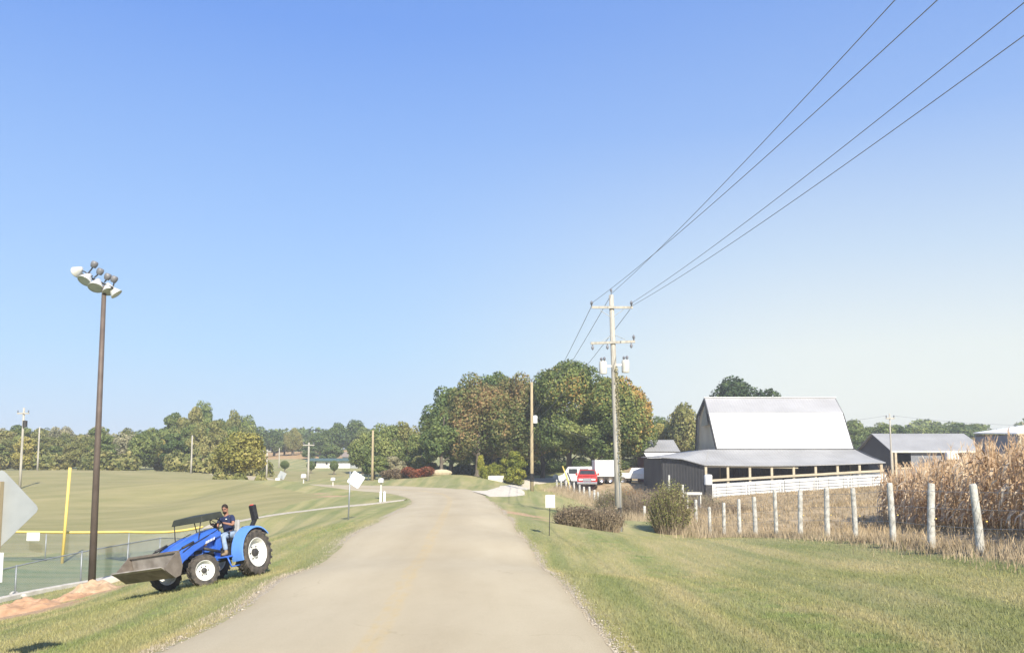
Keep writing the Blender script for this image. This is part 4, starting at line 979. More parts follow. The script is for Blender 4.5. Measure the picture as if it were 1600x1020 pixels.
chain_fence(near_f, 1.25, 'near grey chain link fence running from the left edge to behind the tractor', [(-60,902),(0,889),(150,857),(190,850),(250,840),(318,829)])
far_f = [(P(-60, 800, 42.5).x, 42.5), (P(20, 800, 43).x, 43), (P(104, 800, 43.8).x, 43.8), (P(200, 800, 45).x, 45), (P(318, 800, 47.3).x, 47.3)]
chain_fence(far_f, 1.5, 'outfield chain link fence with a yellow top guard', [(-60,830),(20,831),(104,832),(200,831),(318,823)], cap=M_YELP, spacing=3.4, name='outfield_fence')
# foul pole
pf = GD(104, 43.0); Hf = P(104, 730, 43).z - P(104, 880, 43).z
q = MB(); q.tube([(0, 0, -.6), (.18, 0, Hf)], .07, 12); o = q.build('foul_pole', M_YELP, None, smooth=True); o.location = (pf.x, pf.y, P(104, 880, 43).z); tag(o, 'yellow foul pole standing at the outfield fence', 'foul pole')
q = MB(); q.box(-.3, .3, -.03, .0, .0, .38); o = q.build('notice_board', M_WHITE, None); p = P(54, 844, 42.8); o.location = (p.x, p.y-.12, p.z); tag(o, 'small white board hung on the outfield fence near the diamond sign', 'sign')
# kerb along the near fence
kb = [(x-.0, y-.75) for x, y in near_f[:5]]
def kerb(pts, w_, h, m, name, label, cat, z0=-.1):
    pl = np.array(resample(pts, .8)); q = MB(); k = len(pl)
    vs = []
    for i, (x, y) in enumerate(pl):
        a_ = pl[max(0, i-1)]; b__ = pl[min(k-1, i+1)]; d = (b__-a_)/np.linalg.norm(b__-a_); nn = np.array([-d[1], d[0]])*w_/2; z = tz(x, y)
        vs += [(x-nn[0], y-nn[1], z+z0), (x+nn[0], y+nn[1], z+z0), (x+nn[0], y+nn[1], z+h), (x-nn[0], y-nn[1], z+h)]
    fs = [(4*i+j, 4*i+(j+1) % 4, 4*i+4+(j+1) % 4, 4*i+4+j) for i in range(k-1) for j in range(4)] + [(0, 1, 2, 3), (4*k-4, 4*k-1, 4*k-2, 4*k-3)]
    q.add(vs, fs); o = q.build(name, m, None, bevel=.02); return tag(o, label, cat)
kerb([(x+.1, y-.55) for x, y in near_f[:5]], .26, .16, M_CONC, 'kerb', 'pale concrete kerb at the foot of the near chain link fence', 'kerb')
# spare kerb length lying on the grass right of the mast
a_ = G(150, 917); b__ = G(196, 905); q = MB(); q.beam(a_ + Vector((0, 0, .1)), b__ + Vector((0, 0, .12)), .26, .2); o = q.build('kerb_block', M_CONC, None, bevel=.02); tag(o, 'loose pale concrete kerb length lying right of the floodlight mast', 'kerb')
# clay heaps
def heap(px, py, rx, ry, h, label, m, seed, ang=0):
    p = G(px, py); g = np.random.default_rng(seed); n_ = 46
    xs = np.linspace(-1, 1, n_); X, Y = np.meshgrid(xs, xs)
    r = np.hypot(X, Y); Z = np.clip(1-r**1.7, 0, None)
    from mathutils import noise as mn
    Z2 = np.array([[mn.fractal(Vector((x*2.2+seed*3, y*2.2, seed)), 1, 2, 5) for x in xs] for y in xs])
    Z = (Z*(1+.45*Z2))*h + .05*Z2*(Z > 0)
    ca, sa = math.cos(ang), math.sin(ang)
    WX = p.x + (X*ca*rx - Y*sa*ry); WY = p.y + (X*sa*rx + Y*ca*ry)
    zz = tzn(WX, WY).reshape(X.shape) + Z - .06
    v = np.stack([WX-p.x, WY-p.y, zz-p.z], -1).reshape(-1, 3); ii = np.arange(n_*n_).reshape(n_, n_)
    o = npmesh('clay_heap', v, np.stack([ii[:-1, :-1], ii[:-1, 1:], ii[1:, 1:], ii[1:, :-1]], -1).reshape(-1, 4), m, smooth=True); o.location = p
    return tag(o, label, 'dirt heap')
heap(24, 957, 1.35, .9, .36, 'reddish heap of dug clay at the left edge below the fence', M_CLAY, 1, .2)
heap(142, 925, .95, .7, .34, 'paler heap of dug clay at the foot of the floodlight mast', M_CLAYP, 2)
heap(108, 936, .8, .5, .2, 'low reddish clay heap left of the paler one at the mast', M_CLAY, 3, .2)
g = np.random.default_rng(3)
for (px, py, s_, lb) in ((22, 933, .17, 'pale square rubble block behind the reddish clay heap'), (37, 934, .11, 'small rubble lump beside the pale square block')):
    p = G(px, py); q = MB(); q.sphere((0, 0, s_*.6), (s_, s_*.8, s_*.7), 7, 5); o = q.build('rubble', M_CONC, None, bevel=.01); o.location = p; tag(o, lb, 'rubble')

# ================================================================ ROAD SIGNS
def diamond(e, z, half, face, m, rot=0, tilt=0, thick=.004):
    q = MB(); r = .06; pts = []
    for k in range(4):
        a = k*math.pi/2; cx, cz = (half-r*1.4)*math.sin(a), (half-r*1.4)*math.cos(a)
        for j in (-1, 0, 1): aa = a + j*math.pi/4; pts.append((cx + r*math.sin(aa), cz + r*math.cos(aa)))
    q.prism(pts, -thick/2, thick/2); o = q.build('sign_plate', m, e); o.location = (0, face, z); o.rotation_euler = (0, tilt, rot); return o
Ys = 12.0; ps = P(-4, 795, Ys); bs = Vector((ps.x, Ys, tz(ps.x, Ys)))
sg = empty('warning_sign', bs, 0, 'large diamond road sign seen from behind at the left edge', 'road sign')
diamond(sg, ps.z - bs.z, .535, .05, M_ALUB)
q = MB(); q.box(-.045, .045, -.045, .045, -.4, P(0, 752, Ys).z - bs.z); q.build('post', M_POLEY, sg)
q = MB(); q.box(-.03, .03, -.012, .0, 0, .38); o = q.build('number_plate', M_WHITE, sg); o.location = (P(4, 908, Ys).x - bs.x, -.06, P(4, 908, Ys).z - bs.z)
for z_ in (.25, -.25):
    q = MB(); q.lathe([(0, -.055), (.012, -.055), (.014, -.045), (.014, .05)], 8, 'Y'); o = q.build('bolt', M_ALU, sg); o.location = (0, 0, ps.z-bs.z+z_)
# second diamond by the path
p = G(544, 812); Yq = p.y; H_ = P(548, 736, Yq).z - p.z
s2 = empty('warning_sign', p, 0, 'pale diamond road sign on a thin post beside the path', 'road sign')
q = MB(); q.tube([(0, 0, -.3), (.06, 0, H_)], .035, 8); q.build('post', M_ALU, s2, smooth=True)
o = diamond(s2, P(556, 749, Yq).z - p.z, .44, .05, mat('sign_bright_back', (.70, .74, .80), (.62, .66, .72), 2, .4, metal=.1), rot=R(14), tilt=R(-12)); o.location.x = P(556, 749, Yq).x - p.x
p = G(440, 750)
Yq = 92; p = GD(441, Yq); s3 = empty('warning_sign', p, 0, 'small far diamond sign beside a white box on the hill crest', 'road sign')
zc = P(441, 742, Yq).z - p.z
diamond(s3, zc, .5, .05, M_ALUB, rot=R(10), tilt=R(-18)); q = MB(); q.tube([(0, 0, -.3), (0, 0, zc)], .03, 6); q.build('post', M_ALU, s3)
def boxpost(px, py, Y, w_, h, ph, label, name='mailbox', cat='mailbox', m=M_WHITE, two=False):
    p = GD(px, Y); e = empty(name, p, 0, label, cat); zc = P(px, py, Y).z - p.z
    if zc < .4: zc = .9
    q = MB(); r = w_/2; pr = [(-r, 0), (r, 0), (r, h*.6)] + [(r*math.cos(a), h*.6 + h*.4*math.sin(a)) for a in np.linspace(0, math.pi, 7)[1:-1]] + [(-r, h*.6)]
    q.prism(pr, -.25, .25); o = q.build('box', m, e); o.location.z = zc - h/2
    q = MB(); q.box(-.05, .05, -.05, .05, -.3, zc-h/2); q.build('post', M_OFFW if m is M_WHITE else M_DKST, e)
    return e
boxpost(435, 748, 92, .4, .3, 1, 'white mailbox on the hill crest beside the small diamond sign')
boxpost(475, 743, 95, .45, .42, 1, 'white box on a post left of the crossarm pole base')
boxpost(521, 748, 97, .4, .32, 1, 'white mailbox on a post left of the far road')
boxpost(596, 750, 62, .30, .30, 1.6, 'small white box on a thin post above the paired white bollards')
p = GD(865, 119); boxpost(868, 744, 116, .7, .5, 1, 'white mailbox beside the gravel drive under the maple')
for px, lb in ((594.5, 'left one of two short white bollards at the path mouth'), (600.5, 'right one of two short white bollards at the path mouth')):
    p = G(px, 784); q = MB(); q.tube([(0, 0, -.2), (0, 0, .62)], .085, 10); q.lathe([(.085, .62), (.06, .67), (0, .69)], 10, 'Z'); o = q.build('bollard', M_WHITE, None, smooth=True, autosmooth=40); o.location = p; tag(o, lb, 'bollard', 'white bollards at the path mouth')
# yard sign
p = G(858, 837); Yq = p.y; e = empty('yard_sign', p, 0, 'small blank white sign on a thin dark stake in the right verge', 'sign')
z0 = P(860, 793, Yq).z - p.z; z1 = P(860, 773, Yq).z - p.z
q = MB(); q.box(-.19, .19, -.012, .012, z0, z1); o = q.build('panel', M_WHITE, e, bevel=.006); o.location.x = .05; q = MB(); q.tube([(0, .03, -.2), (.05, .03, z1-.05)], .018, 6); q.build('stake', M_DKST, e)

# ================================================================ WIRE FENCE WITH PALE POSTS
wf = empty('wire_fence', (FX[1].x, FX[1].y, tz(FX[1].x, FX[1].y)), 0, 'long wire fence on pale weathered posts between the right verge and the pasture', 'fence'); woff = Vector(wf.location)
POSTS = [(1618,757,884,19.0),(1526,756,868,21),(1449,755,857,23.3),(1391,754,846,25.9),(1333,762,842,28.6),(1289,762,839,30.9),(1247,765,838,33.6),(1210,765,838,36),(1178,776,838,38.6),(1153,779,838,41),(1129,785,840,43.4),(1107,792,842,46),(1086,796,840,49.5),(1068,797,836,53),(1048,800,830,58)]
tops = []
for i, (px, tp, bp, Y) in enumerate(POSTS):
    p = GD(px, Y); p.z = tz(p.x, p.y); H = P(px, tp, Y).z - p.z; H = max(1.35, min(2.0, H))
    g_ = random.Random(i); lx_ = g_.uniform(-.09, .09) - (.06 if i in (1,) else 0); q = MB(); r = g_.uniform(.076, .094)
    v0 = p - woff
    q.tube([v0 + Vector((0, 0, -.3)), v0 + Vector((lx_*.3, 0, H*.4)), v0 + Vector((lx_*.9, 0, H*.97)), v0 + Vector((lx_, 0, H))], [r*1.08, r*1.02, r*.95, r*.78], 9)
    q.build('fence_post', M_POST, wf, smooth=True, autosmooth=50); tops.append((v0, H))
far_posts = [(1022,Y_,tp) for Y_, tp in ((64, 804),)] + [(1006,70,792),(994,73,793),(976,77,790),(962,80,782),(950,83,784),(941,86,780),(934,88,768),(928,90,766),(921,92,760),(912,95,762),(905,97,757),(897,99,753),(890,101,753),(884,103,752),(877,105,751),(870,107,749)]
for i, (px, Y, tp) in enumerate(far_posts):
    p = GD(px, Y); H = P(px, tp, Y).z - p.z; H = max(1.2, min(1.95, H)); v0 = p - woff; q = MB()
    q.tube([v0 + Vector((0, 0, -.3)), v0 + Vector((.03*(i % 3-1), 0, H))], [.12, .10], 8); q.build('fence_post', M_POST, wf, smooth=True); tops.append((v0, H))
for fr in (.35, .62, .88):
    q = MB(); q.tube([v + Vector((0, -.1, H*fr)) for v, H in tops], .0045, 4); q.build('wire_strand', M_ALU, wf)
q = MB()
for i in range(1, 12):
    v, H = tops[i]; q.box(v.x+.09, v.x+.125, v.y-.12, v.y-.09, v.z+H*.45, v.z+H*.45+.03)
q.build('insulator_clips', M_YELP, wf)

# ================================================================ BARN
YB = 90.0
def BX(px, py, Y): return P(px, py, Y)
barn = empty('barn', (0, 0, 0), 0, 'large black barn with a white gambrel roof and open lean-to', 'barn')
lf = P(1101, 622, 92)  # ridge left end
zr = P(1105, 622, 94).z; zk = P(1105, 645, 92).z; ze = P(1105, 700, 88).z
xl = P(1112, 650, 92).x; xr = P(1318, 650, 92).x
yr_, yk, ye = 96.5, 93.6, 91.2      # ridge, knee and eave lines of the front slope
zr = P(1105, 622, yr_).z; zk = P(1108, 645, yk).z; ze = P(1115, 701, ye).z
xL = P(1107, 640, yk).x; xR = P(1316, 640, yk).x
xLr = P(1101, 622, yr_).x; xRr = P(1304, 623, yr_).x
xLe = P(1120, 700, ye).x; xRe = P(1333, 700, ye).x
def slab(a, b_, c_, d, t, m, name, parent, seg=1):
    """thin roof slab; a,b lower edge, c,d upper edge"""
    a, b_, c_, d = map(Vector, (a, b_, c_, d)); n_ = (b_-a).cross(d-a).normalized()*t
    if n_.z < 0: n_ = -n_
    q = MB(); q.hexa([a, b_, c_, d, a+n_, b_+n_, c_+n_, d+n_]); return q.build(name, m, parent)
yc = yr_
rf = slab((xLe, ye, ze), (xRe, ye, ze), (xR, yk, zk), (xL, yk, zk), .06, M_METWHT, 'lower_roof_slope', barn); 
slab((xL, yk-.05, zk), (xR, yk-.05, zk), (xRr, yr_, zr), (xLr, yr_, zr), .06, M_METROOF, 'upper_roof_slope', barn)
slab((xLe, 2*yc-ye, ze), (xRe, 2*yc-ye, ze), (xR, 2*yc-yk, zk), (xL, 2*yc-yk, zk), .06, M_METWHT, 'lower_roof_slope', barn)
slab((xL, 2*yc-yk, zk), (xR, 2*yc-yk, zk), (xRr, yr_, zr), (xLr, yr_, zr), .06, M_METROOF, 'upper_roof_slope', barn)
q = MB(); q.beam((xLr-.1, yr_, zr+.08), (xRr+.1, yr_, zr+.08), .4, .08); q.build('ridge_cap', M_METWHT, barn)
# gable ends (inset a little behind the roof edge); left gable stays visible as in the photograph
zb = tz(24, 92) - .6
for xa, sgn in ((xLe+.25, 1), (xRe-.25, -1)):
    q = MB(); k0 = (xa, ye+.1, zb)
    poly = [(ye+.12, zb), (ye+.12, ze-.05), (yk+.1, zk-.12), (yr_, zr-.15), (2*yc-yk-.1, zk-.12), (2*yc-ye-.12, ze-.05), (2*yc-ye-.12, zb)]
    off = {0: 0}
    vs = [(xa + (-.0), y, z) for y, z in poly] + [(xa + .12*sgn, y, z) for y, z in poly]; k = len(poly)
    # rake the gable outward to meet the roof above the eave
    def rk(y, z): return (xL - xLe)*max(0, min(1, (z-ze)/(zk-ze))) + (xLr-xL)*max(0, min(1, (z-zk)/(zr-zk))) if sgn == 1 else (xR-xRe)*max(0, min(1, (z-ze)/(zk-ze))) + (xRr-xR)*max(0, min(1, (z-zk)/(zr-zk)))
    vs = [(x+rk(y, z), y, z) for x, y, z in vs]
    q.add(vs, [tuple(range(k)), tuple(range(2*k-1, k-1, -1))] + [(i, i+k, (i+1) % k+k, (i+1) % k) for i in range(k)])
    gb = q.build('gable_wall', M_GABLE, barn)
    if sgn == 1:
        q = MB(); hx = xa + rk(0, zk-.3) - .06; q.add([(hx, yk+1.2, zk-1.2), (hx, 2*yc-yk-1.2, zk-1.2), (hx+.1, yr_, zk+1.0), (hx-.08, yk+1.2, zk-1.2), (hx-.08, 2*yc-yk-1.2, zk-1.2), (hx+.02, yr_, zk+1.0)], [(0, 1, 2), (5, 4, 3), (0, 3, 4, 1), (1, 4, 5, 2), (2, 5, 3, 0)])
        q.build('hay_door', mat('hay_door_wood', (.34, .32, .24), (.27, .25, .19), 4, .9), gb)
        for yy in (yk+.05, 2*yc-yk-.05): pass
    q = MB(); d_ = -.1*sgn
    ed = [(ye, ze), (yk, zk), (yr_, zr), (2*yc-yk, zk), (2*yc-ye, ze)]
    for (y0, z0), (y1, z1) in zip(ed[:-1], ed[1:]): q.beam((xa+rk(y0, z0)-.28*sgn, y0, z0-.12), (xa+rk(y1, z1)-.28*sgn, y1, z1-.12), .12, .26)
    q.build('barge_board', M_TAR, barn)
q = MB(); q.box(xLe+.4, xRe-.4, 2*yc-ye-.3, 2*yc-ye-.15, zb, ze-.1); q.build('rear_wall', M_TARX, barn)
# lean-to roof wrapping the front and both ends
yf = 85.6
lw = P(1043, 712, 88); le0 = P(1101, 726, yf); le1 = P(1384, 722, yf); te0 = P(1112, 702, ye-.05); te1 = P(1336, 701, ye-.05)
rws = []
# front roof as a gently sagging sheet
k = 28
def front_pt(t, v):
    top = Vector((te0.x-.3 + (te1.x+.3-te0.x)*t, ye, ze-.06)); bot = Vector((le0.x + (le1.x-le0.x)*t, yf, le0.z + (le1.z-le0.z)*t - .16*math.sin(math.pi*t)))
    return top.lerp(bot, v) - Vector((0, 0, .10*math.sin(math.pi*v)))
def sheetgrid(fn, nu, nv, t, m, name, parent):
    q = MB(); vs = [fn(i/nu, j/nv) for i in range(nu+1) for j in range(nv+1)]; n1 = len(vs); vs = vs + [v - Vector((0, 0, t)) for v in vs]
    W_ = nv+1; fs = [(i*W_+j, i*W_+j+1, (i+1)*W_+j+1, (i+1)*W_+j) for i in range(nu) for j in range(nv)]
    fs += [tuple(reversed([a+n1 for a in f])) for f in fs]
    rim = [i*W_ for i in range(nu+1)] + [nu*W_+j for j in range(1, nv+1)] + [i*W_+nv for i in range(nu-1, -1, -1)] + [j for j in range(nv-1, 0, -1)]
    fs += [(rim[a], rim[a]+n1, rim[(a+1) % len(rim)]+n1, rim[(a+1) % len(rim)]) for a in range(len(rim))]
    q.add(vs, fs); return q.build(name, m, parent)
sheetgrid(front_pt, k, 6, .07, M_LEANROOF, 'lean_to_roof', barn)
# left wing roof: from the gable down to the wing wall
w0 = P(1034, 715, 89.5); w1 = P(1072, 713, 95)
WL = w0.x
def left_pt(u, v):
    top = Vector((te0.x-.3, ye, ze-.06)).lerp(Vector((te0.x-.3, 101.5, ze-.06)), u)
    bot = Vector((WL-.35, 88.6, le0.z+.75)).lerp(Vector((WL-.35, 101.5, le0.z+.85)), u)
    return top.lerp(bot, v) - Vector((0, 0, .08*math.sin(math.pi*v)))
sheetgrid(left_pt, 6, 6, .07, M_LEANROOF, 'wing_roof', barn)
# hip between the wing and the front
q = MB(); A_ = Vector((te0.x-.3, ye, ze-.05)); B_ = Vector((WL-.35, 88.6, le0.z+.76)); C_ = Vector((le0.x, yf, le0.z+.01))
M1 = (B_+C_)/2 + Vector((0, 0, .22))
q.add([A_, B_, M1, C_] + [v - Vector((0, 0, .08)) for v in (A_, B_, M1, C_)], [(0, 1, 2), (0, 2, 3), (4, 6, 5), (4, 7, 6), (0, 4, 5, 1), (1, 5, 6, 2), (2, 6, 7, 3), (3, 7, 4, 0)]); q.build('hip_roof', M_LEANROOF, barn)
def rpt(u, v):
    top = Vector((te1.x+.3, ye, ze-.07)).lerp(Vector((te1.x+.3, 101.5, ze-.07)), u); bot = Vector((le1.x, yf, le1.z)).lerp(Vector((le1.x, 101.5, le1.z)), u); return top.lerp(bot, v)
sheetgrid(rpt, 4, 4, .07, M_LEANROOF, 'end_roof', barn)
# wing walls (black boards)
def wallq(a, b_, ztop0, ztop1, m, name, parent=barn, t=.12, z0=None):
    a = Vector((a[0], a[1], 0)); b_ = Vector((b_[0], b_[1], 0)); n_ = (b_-a).cross(Vector((0, 0, 1))).normalized()*t
    za = (tz(a.x, a.y)-.3) if z0 is None else z0; zb_ = (tz(b_.x, b_.y)-.3) if z0 is None else z0
    q = MB(); q.hexa([(a.x, a.y, za), (b_.x, b_.y, zb_), (b_.x+n_.x, b_.y+n_.y, zb_), (a.x+n_.x, a.y+n_.y, za), (a.x, a.y, ztop0), (b_.x, b_.y, ztop1), (b_.x+n_.x, b_.y+n_.y, ztop1), (a.x+n_.x, a.y+n_.y, ztop0)]); return q.build(name, m, parent)
a_ = Vector((WL, 88.9, 0)); b__ = Vector((le0.x+.1, yf+.4, 0)); m_ = (a_+b__)/2; nn = (b__-a_).cross(Vector((0, 0, 1))).normalized()*.12; q = MB()
pl__ = [(a_, tz(a_.x, a_.y)-.3), (b__, tz(b__.x, b__.y)-.3), (b__, le0.z-.06), (m_, M1.z-.07), (a_, le0.z+.70)]
vs = [Vector((p_.x, p_.y, z_)) for p_, z_ in pl__]; vs += [v + nn for v in vs]
q.add(vs, [(0, 1, 2, 3, 4), (9, 8, 7, 6, 5)] + [(i, i+5, (i+1) % 5+5, (i+1) % 5) for i in range(5)]); q.build('wing_wall', M_TARX, barn)
wallq((WL, 101), (WL, 88.9), le0.z+.72, le0.z+.66, M_TAR, 'wing_wall')
wallq((xLe+.3, ye+.3), (xRe-.3, ye+.3), ze-.15, ze-.15, M_TARX, 'inner_wall')
wallq((le1.x-.3, 101), (le1.x-.3, yf+3.2), le1.z-.12, le1.z-.12, M_TAR, 'end_wall')
# posts and rails of the open front
zf0 = P(1102, 728, yf).z
for i in range(9):
    t = (i+.0)/8; x = le0.x+.15 + (le1.x-.5-le0.x)*t; q = MB(); top = le0.z + (le1.z-le0.z)*t - .16*math.sin(math.pi*t) - .12
    q.box(x-.11, x+.11, yf+.15, yf+.37, tz(x, yf)-.3, top); q.build('post', M_LUMB, barn)
q = MB(); q.beam((le0.x, yf+.05, P(1105, 751, yf).z), (le1.x-.2, yf+.05, P(1383, 735, yf).z), .06, .22); q.build('rail', M_LUMB, barn)
q = MB(); q.beam((le0.x, yf+.26, le0.z-.17), (le0.x+(le1.x-le0.x)*.52, yf+.26, le0.z-.27), .1, .14); q.build('head_beam', M_LUMB, barn)
# white pen wall along the front, with tube gates leaning on it
pw = empty('pen_wall', (0, 0, 0), 0, 'low white block wall in front of the open barn', 'wall')
yw = 84.9; a_ = P(1112, 756, yw); b__ = P(1386, 740, yw)
q = MB(); a0 = P(1112, 777, yw); b0 = P(1386, 759, yw); t = .25
q.hexa([(a_.x, yw, a0.z-.5), (b__.x, yw, b0.z-.5), (b__.x, yw+t, b0.z-.5), (a_.x, yw+t, a0.z-.5), (a_.x, yw, a_.z), (b__.x, yw, b__.z), (b__.x, yw+t, b__.z), (a_.x, yw+t, a_.z)]); q.build('wall', M_BRICKW, pw)
q = MB()
for i in range(1, 12):
    x = a_.x + (b__.x-a_.x)*i/12; zt = a_.z + (b__.z-a_.z)*i/12; q.box(x-.03, x+.03, yw-.03, yw+.002, zt-1.1, zt-.06)
q.build('joint_strip', mat('grey_joint', (.45, .44, .42), (.36, .35, .33), 5, .8), pw)
for i, lb in enumerate(('first tube gate from the left, in front of the white pen wall', 'second tube gate from the left, in front of the white pen wall', 'third tube gate from the left, in front of the white pen wall', 'fourth tube gate from the left, in front of the white pen wall', 'rightmost tube gate in front of the white pen wall')):
    x0 = a_.x + .3 + i*3.2; zg = a0.z + (b0.z-a0.z)*((x0-a_.x)/(b__.x-a_.x)); sl = (b0.z-a0.z)/(b__.x-a_.x)
    e = empty('tube_gate', (x0, yw-.45, zg-.05), 0, lb, 'gate', 'tube gates in front of the pen wall')
    q = MB(); L_ = 3.0
    q.tube([(0, 0, 0), (0, 0, 1.3), (L_, 0, 1.3+sl*L_), (L_, 0, sl*L_)], .03, 6); q.build('frame', M_ALU, e)
    for h in (.15, .42, .7, 1.0): q = MB(); q.tube([(0, 0, h), (L_, 0, h+sl*L_)], .022, 5); q.build('bar', M_ALU, e)
# white drum by the wing corner, white trough
p = GD(1106, 83); q = MB(); q.lathe([(0, 0), (.36, 0), (.38, .1), (.36, .45), (.38, .8), (.33, .92), (0, .95)], 16, 'Z'); o = q.build('drum', M_WHITE, None, smooth=True, autosmooth=40); o.location = (p.x, p.y, P(1106, 757, 83).z); tag(o, 'white drum on a dark stand at the left end of the open barn front', 'drum')
q = MB(); q.box(-.3, .3, -.3, .3, -1.6, 0); o = q.build('drum_stand', M_DKST, None); o.location = (p.x, p.y, P(1106, 757, 83).z); tag(o, 'dark stand holding up the white drum by the barn', 'stand')
p = GD(1082, 68); e = empty('feed_trough', (p.x, p.y, P(1082, 775, 68).z-.5), .1, 'pale flat feed trough on legs in the grass before the dark barn wing', 'trough')
q = MB(); q.box(-.6, .6, -.3, .3, .62, .70); q.box(-.6, .6, -.3, -.25, .70, .80); q.box(-.6, .6, .25, .3, .70, .80); q.build('tray', M_OFFW, e)
for s_ in (-.5, .5): q = MB(); q.box(s_-.04, s_+.04, -.25, .25, -.4, .62); q.build('leg', M_OFFW, e)
for px, tp, bp, Y, lb in ((1066, 757, 778, 70, 'lone pale post left of the feed trough'),(1045, 742, 764, 80, 'thin grey post against the dark barn wing')):
    p = GD(px, Y); H = max(1.2, P(px, tp, Y).z - p.z); q = MB(); q.tube([(0, 0, -.3), (0, 0, H)], [.10, .085], 8); o = q.build('post', M_POST, None, smooth=True); o.name = 'gate_post'; o.location = p; tag(o, lb, 'post')

# ================================================================ SHEDS
def gable_shed(px0, px1, ridge_py, eave_py, base_py, Y, depth, label, mroof, mfront, mside, name='shed', openings=(), slant=0):
    a = P(px0, eave_py, Y); b_ = P(px1, eave_py, Y); base = min(P(px0, base_py, Y).z, tz(a.x, Y), tz(b_.x, Y)) - .3
    zr_ = P((px0+px1)/2, ridge_py, Y+depth/2).z; ze_ = a.z
    e = empty(name, (0, 0, 0), 0, label, 'shed')
    x0, x1 = a.x, b_.x; y0, y1 = Y, Y+depth; ym = Y+depth/2
    slab((x0-.3, y0-.4, ze_-.1), (x1+.3, y0-.4, ze_-.1), (x1+.3, ym, zr_), (x0-.3, ym, zr_), .08, mroof, 'roof', e)
    slab((x0-.3, y1+.4, ze_-.1), (x1+.3, y1+.4, ze_-.1), (x1+.3, ym+.003, zr_), (x0-.3, ym+.003, zr_), .08, mroof, 'roof', e)
    for xa in (x0, x1-.12):
        q = MB(); poly = [(y0+.0, base), (y0+.0, ze_-.12), (ym, zr_-.12), (y1, ze_-.12), (y1, base)]; k = 5
        q.add([(xa, y, z) for y, z in poly] + [(xa+.12, y, z) for y, z in poly], [tuple(range(k)), tuple(range(2*k-1, k-1, -1))] + [(i, i+k, (i+1) % k+k, (i+1) % k) for i in range(k)]); q.build('gable_wall', mside, e)
    # front wall around the openings
    xs = [x0+.12]
    for (o0, o1, zt) in openings: xs += [P(o0, eave_py, Y).x, P(o1, eave_py, Y).x]
    xs.append(x1-.12)
    for i in range(0, len(xs), 2):
        if xs[i+1]-xs[i] > .05: q = MB(); q.box(xs[i], xs[i+1], y0, y0+.12, base, ze_-.12); q.build('front_wall', mfront, e)
    q = MB(); q.box(x0+.12, x1-.12, y1-.12, y1, base, ze_-.12); q.build('rear_wall', mside, e)
    q = MB(); q.beam((x0-.3, y0-.43, ze_-.12), (x1+.3, y0-.43, ze_-.12), .05, .22); q.build('fascia', M_OFFW, e)
    return e, x0, x1, ze_, base
gs, gx0, gx1, gze, gbase = gable_shed(1394, 1538, 678, 704, 742, 112, 11, 'long grey shed with a metal roof and dark opening right of the barn', M_SHEDROOF, M_GREYB, M_TAR, openings=((1399, 1423, 0),))
q = MB(); ox0 = P(1399, 700, 112).x; ox1 = P(1423, 700, 112).x; q.box(ox0, ox1, 112, 112.12, gbase, P(1400, 731, 112).z); q.build('half_door', M_GREYB, gs)
q = MB(); q.beam((ox0, 111.94, P(1400, 731, 112).z), (ox1, 111.94, P(1400, 731, 112).z), .08, .2); q.build('sill', M_LUMB, gs)
for px in (1397, 1391): q = MB(); x = P(px, 700, 112).x; q.box(x-.13, x+.13, 111.55, 111.8, gbase, gze-.25); q.build('corner_post', M_LUMB, gs)
q = MB(); x = P(1447, 700, 112).x; q.box(x-.9, x+.9, 111.94, 111.99, gbase, gze-.9); q.build('sliding_door', mat('door_dark', (.13, .135, .15), (.10, .105, .12), 3, .8), gs)
q = MB(); x = P(1482, 700, 112).x; q.box(x-.75, x+.75, 110.8, 111.6, P(1482, 718, 112).z, P(1482, 706, 112).z); o = q.build('water_tank', M_WHITE, None, bevel=.12); tag(o, 'white tank on a stand against the front of the grey shed', 'tank')
q = MB(); q.box(x-.6, x+.6, 110.9, 111.5, gbase, P(1482, 718, 112).z-.003); o = q.build('tank_stand', M_DKST, None); tag(o, 'dark stand beneath the white tank at the grey shed', 'stand')
# open lean-to at the right edge, behind the corn
ls = empty('open_shed', (0, 0, 0), 0, 'open sided shed with a pale brown edged roof at the right edge behind the corn', 'shed')
a = P(1521, 681, 92); a = Vector((a.x, 84, P(1540, 678, 84).z)); b_ = P(1700, 664, 84)
slab((a.x, 84, a.z), (b_.x, 84, b_.z+.2), (b_.x, 92, b_.z+.45), (a.x, 92, a.z+.30), .10, M_METWHT, 'roof', ls)
q = MB(); q.beam((a.x, 83.96, a.z-.05), (b_.x, 83.96, b_.z+.15), .06, .16); q.build('fascia', M_LUMB, ls)
q = MB(); q.box(a.x+.1, b_.x, 91.8, 91.92, tz(a.x, 92)-.3, a.z+.2); q.build('rear_wall', M_GREYB, ls)
q = MB(); q.box(a.x+.1, a.x+.22, 84.3, 91.8, tz(a.x, 92)-.3, a.z-.05); q.build('side_wall', M_GREYB, ls)
for i in range(4): q = MB(); x = a.x+.3+i*3.4; q.box(x-.1, x+.1, 84.1, 84.3, tz(x, 84)-.3, a.z-.02); q.build('post', M_LUMB, ls)

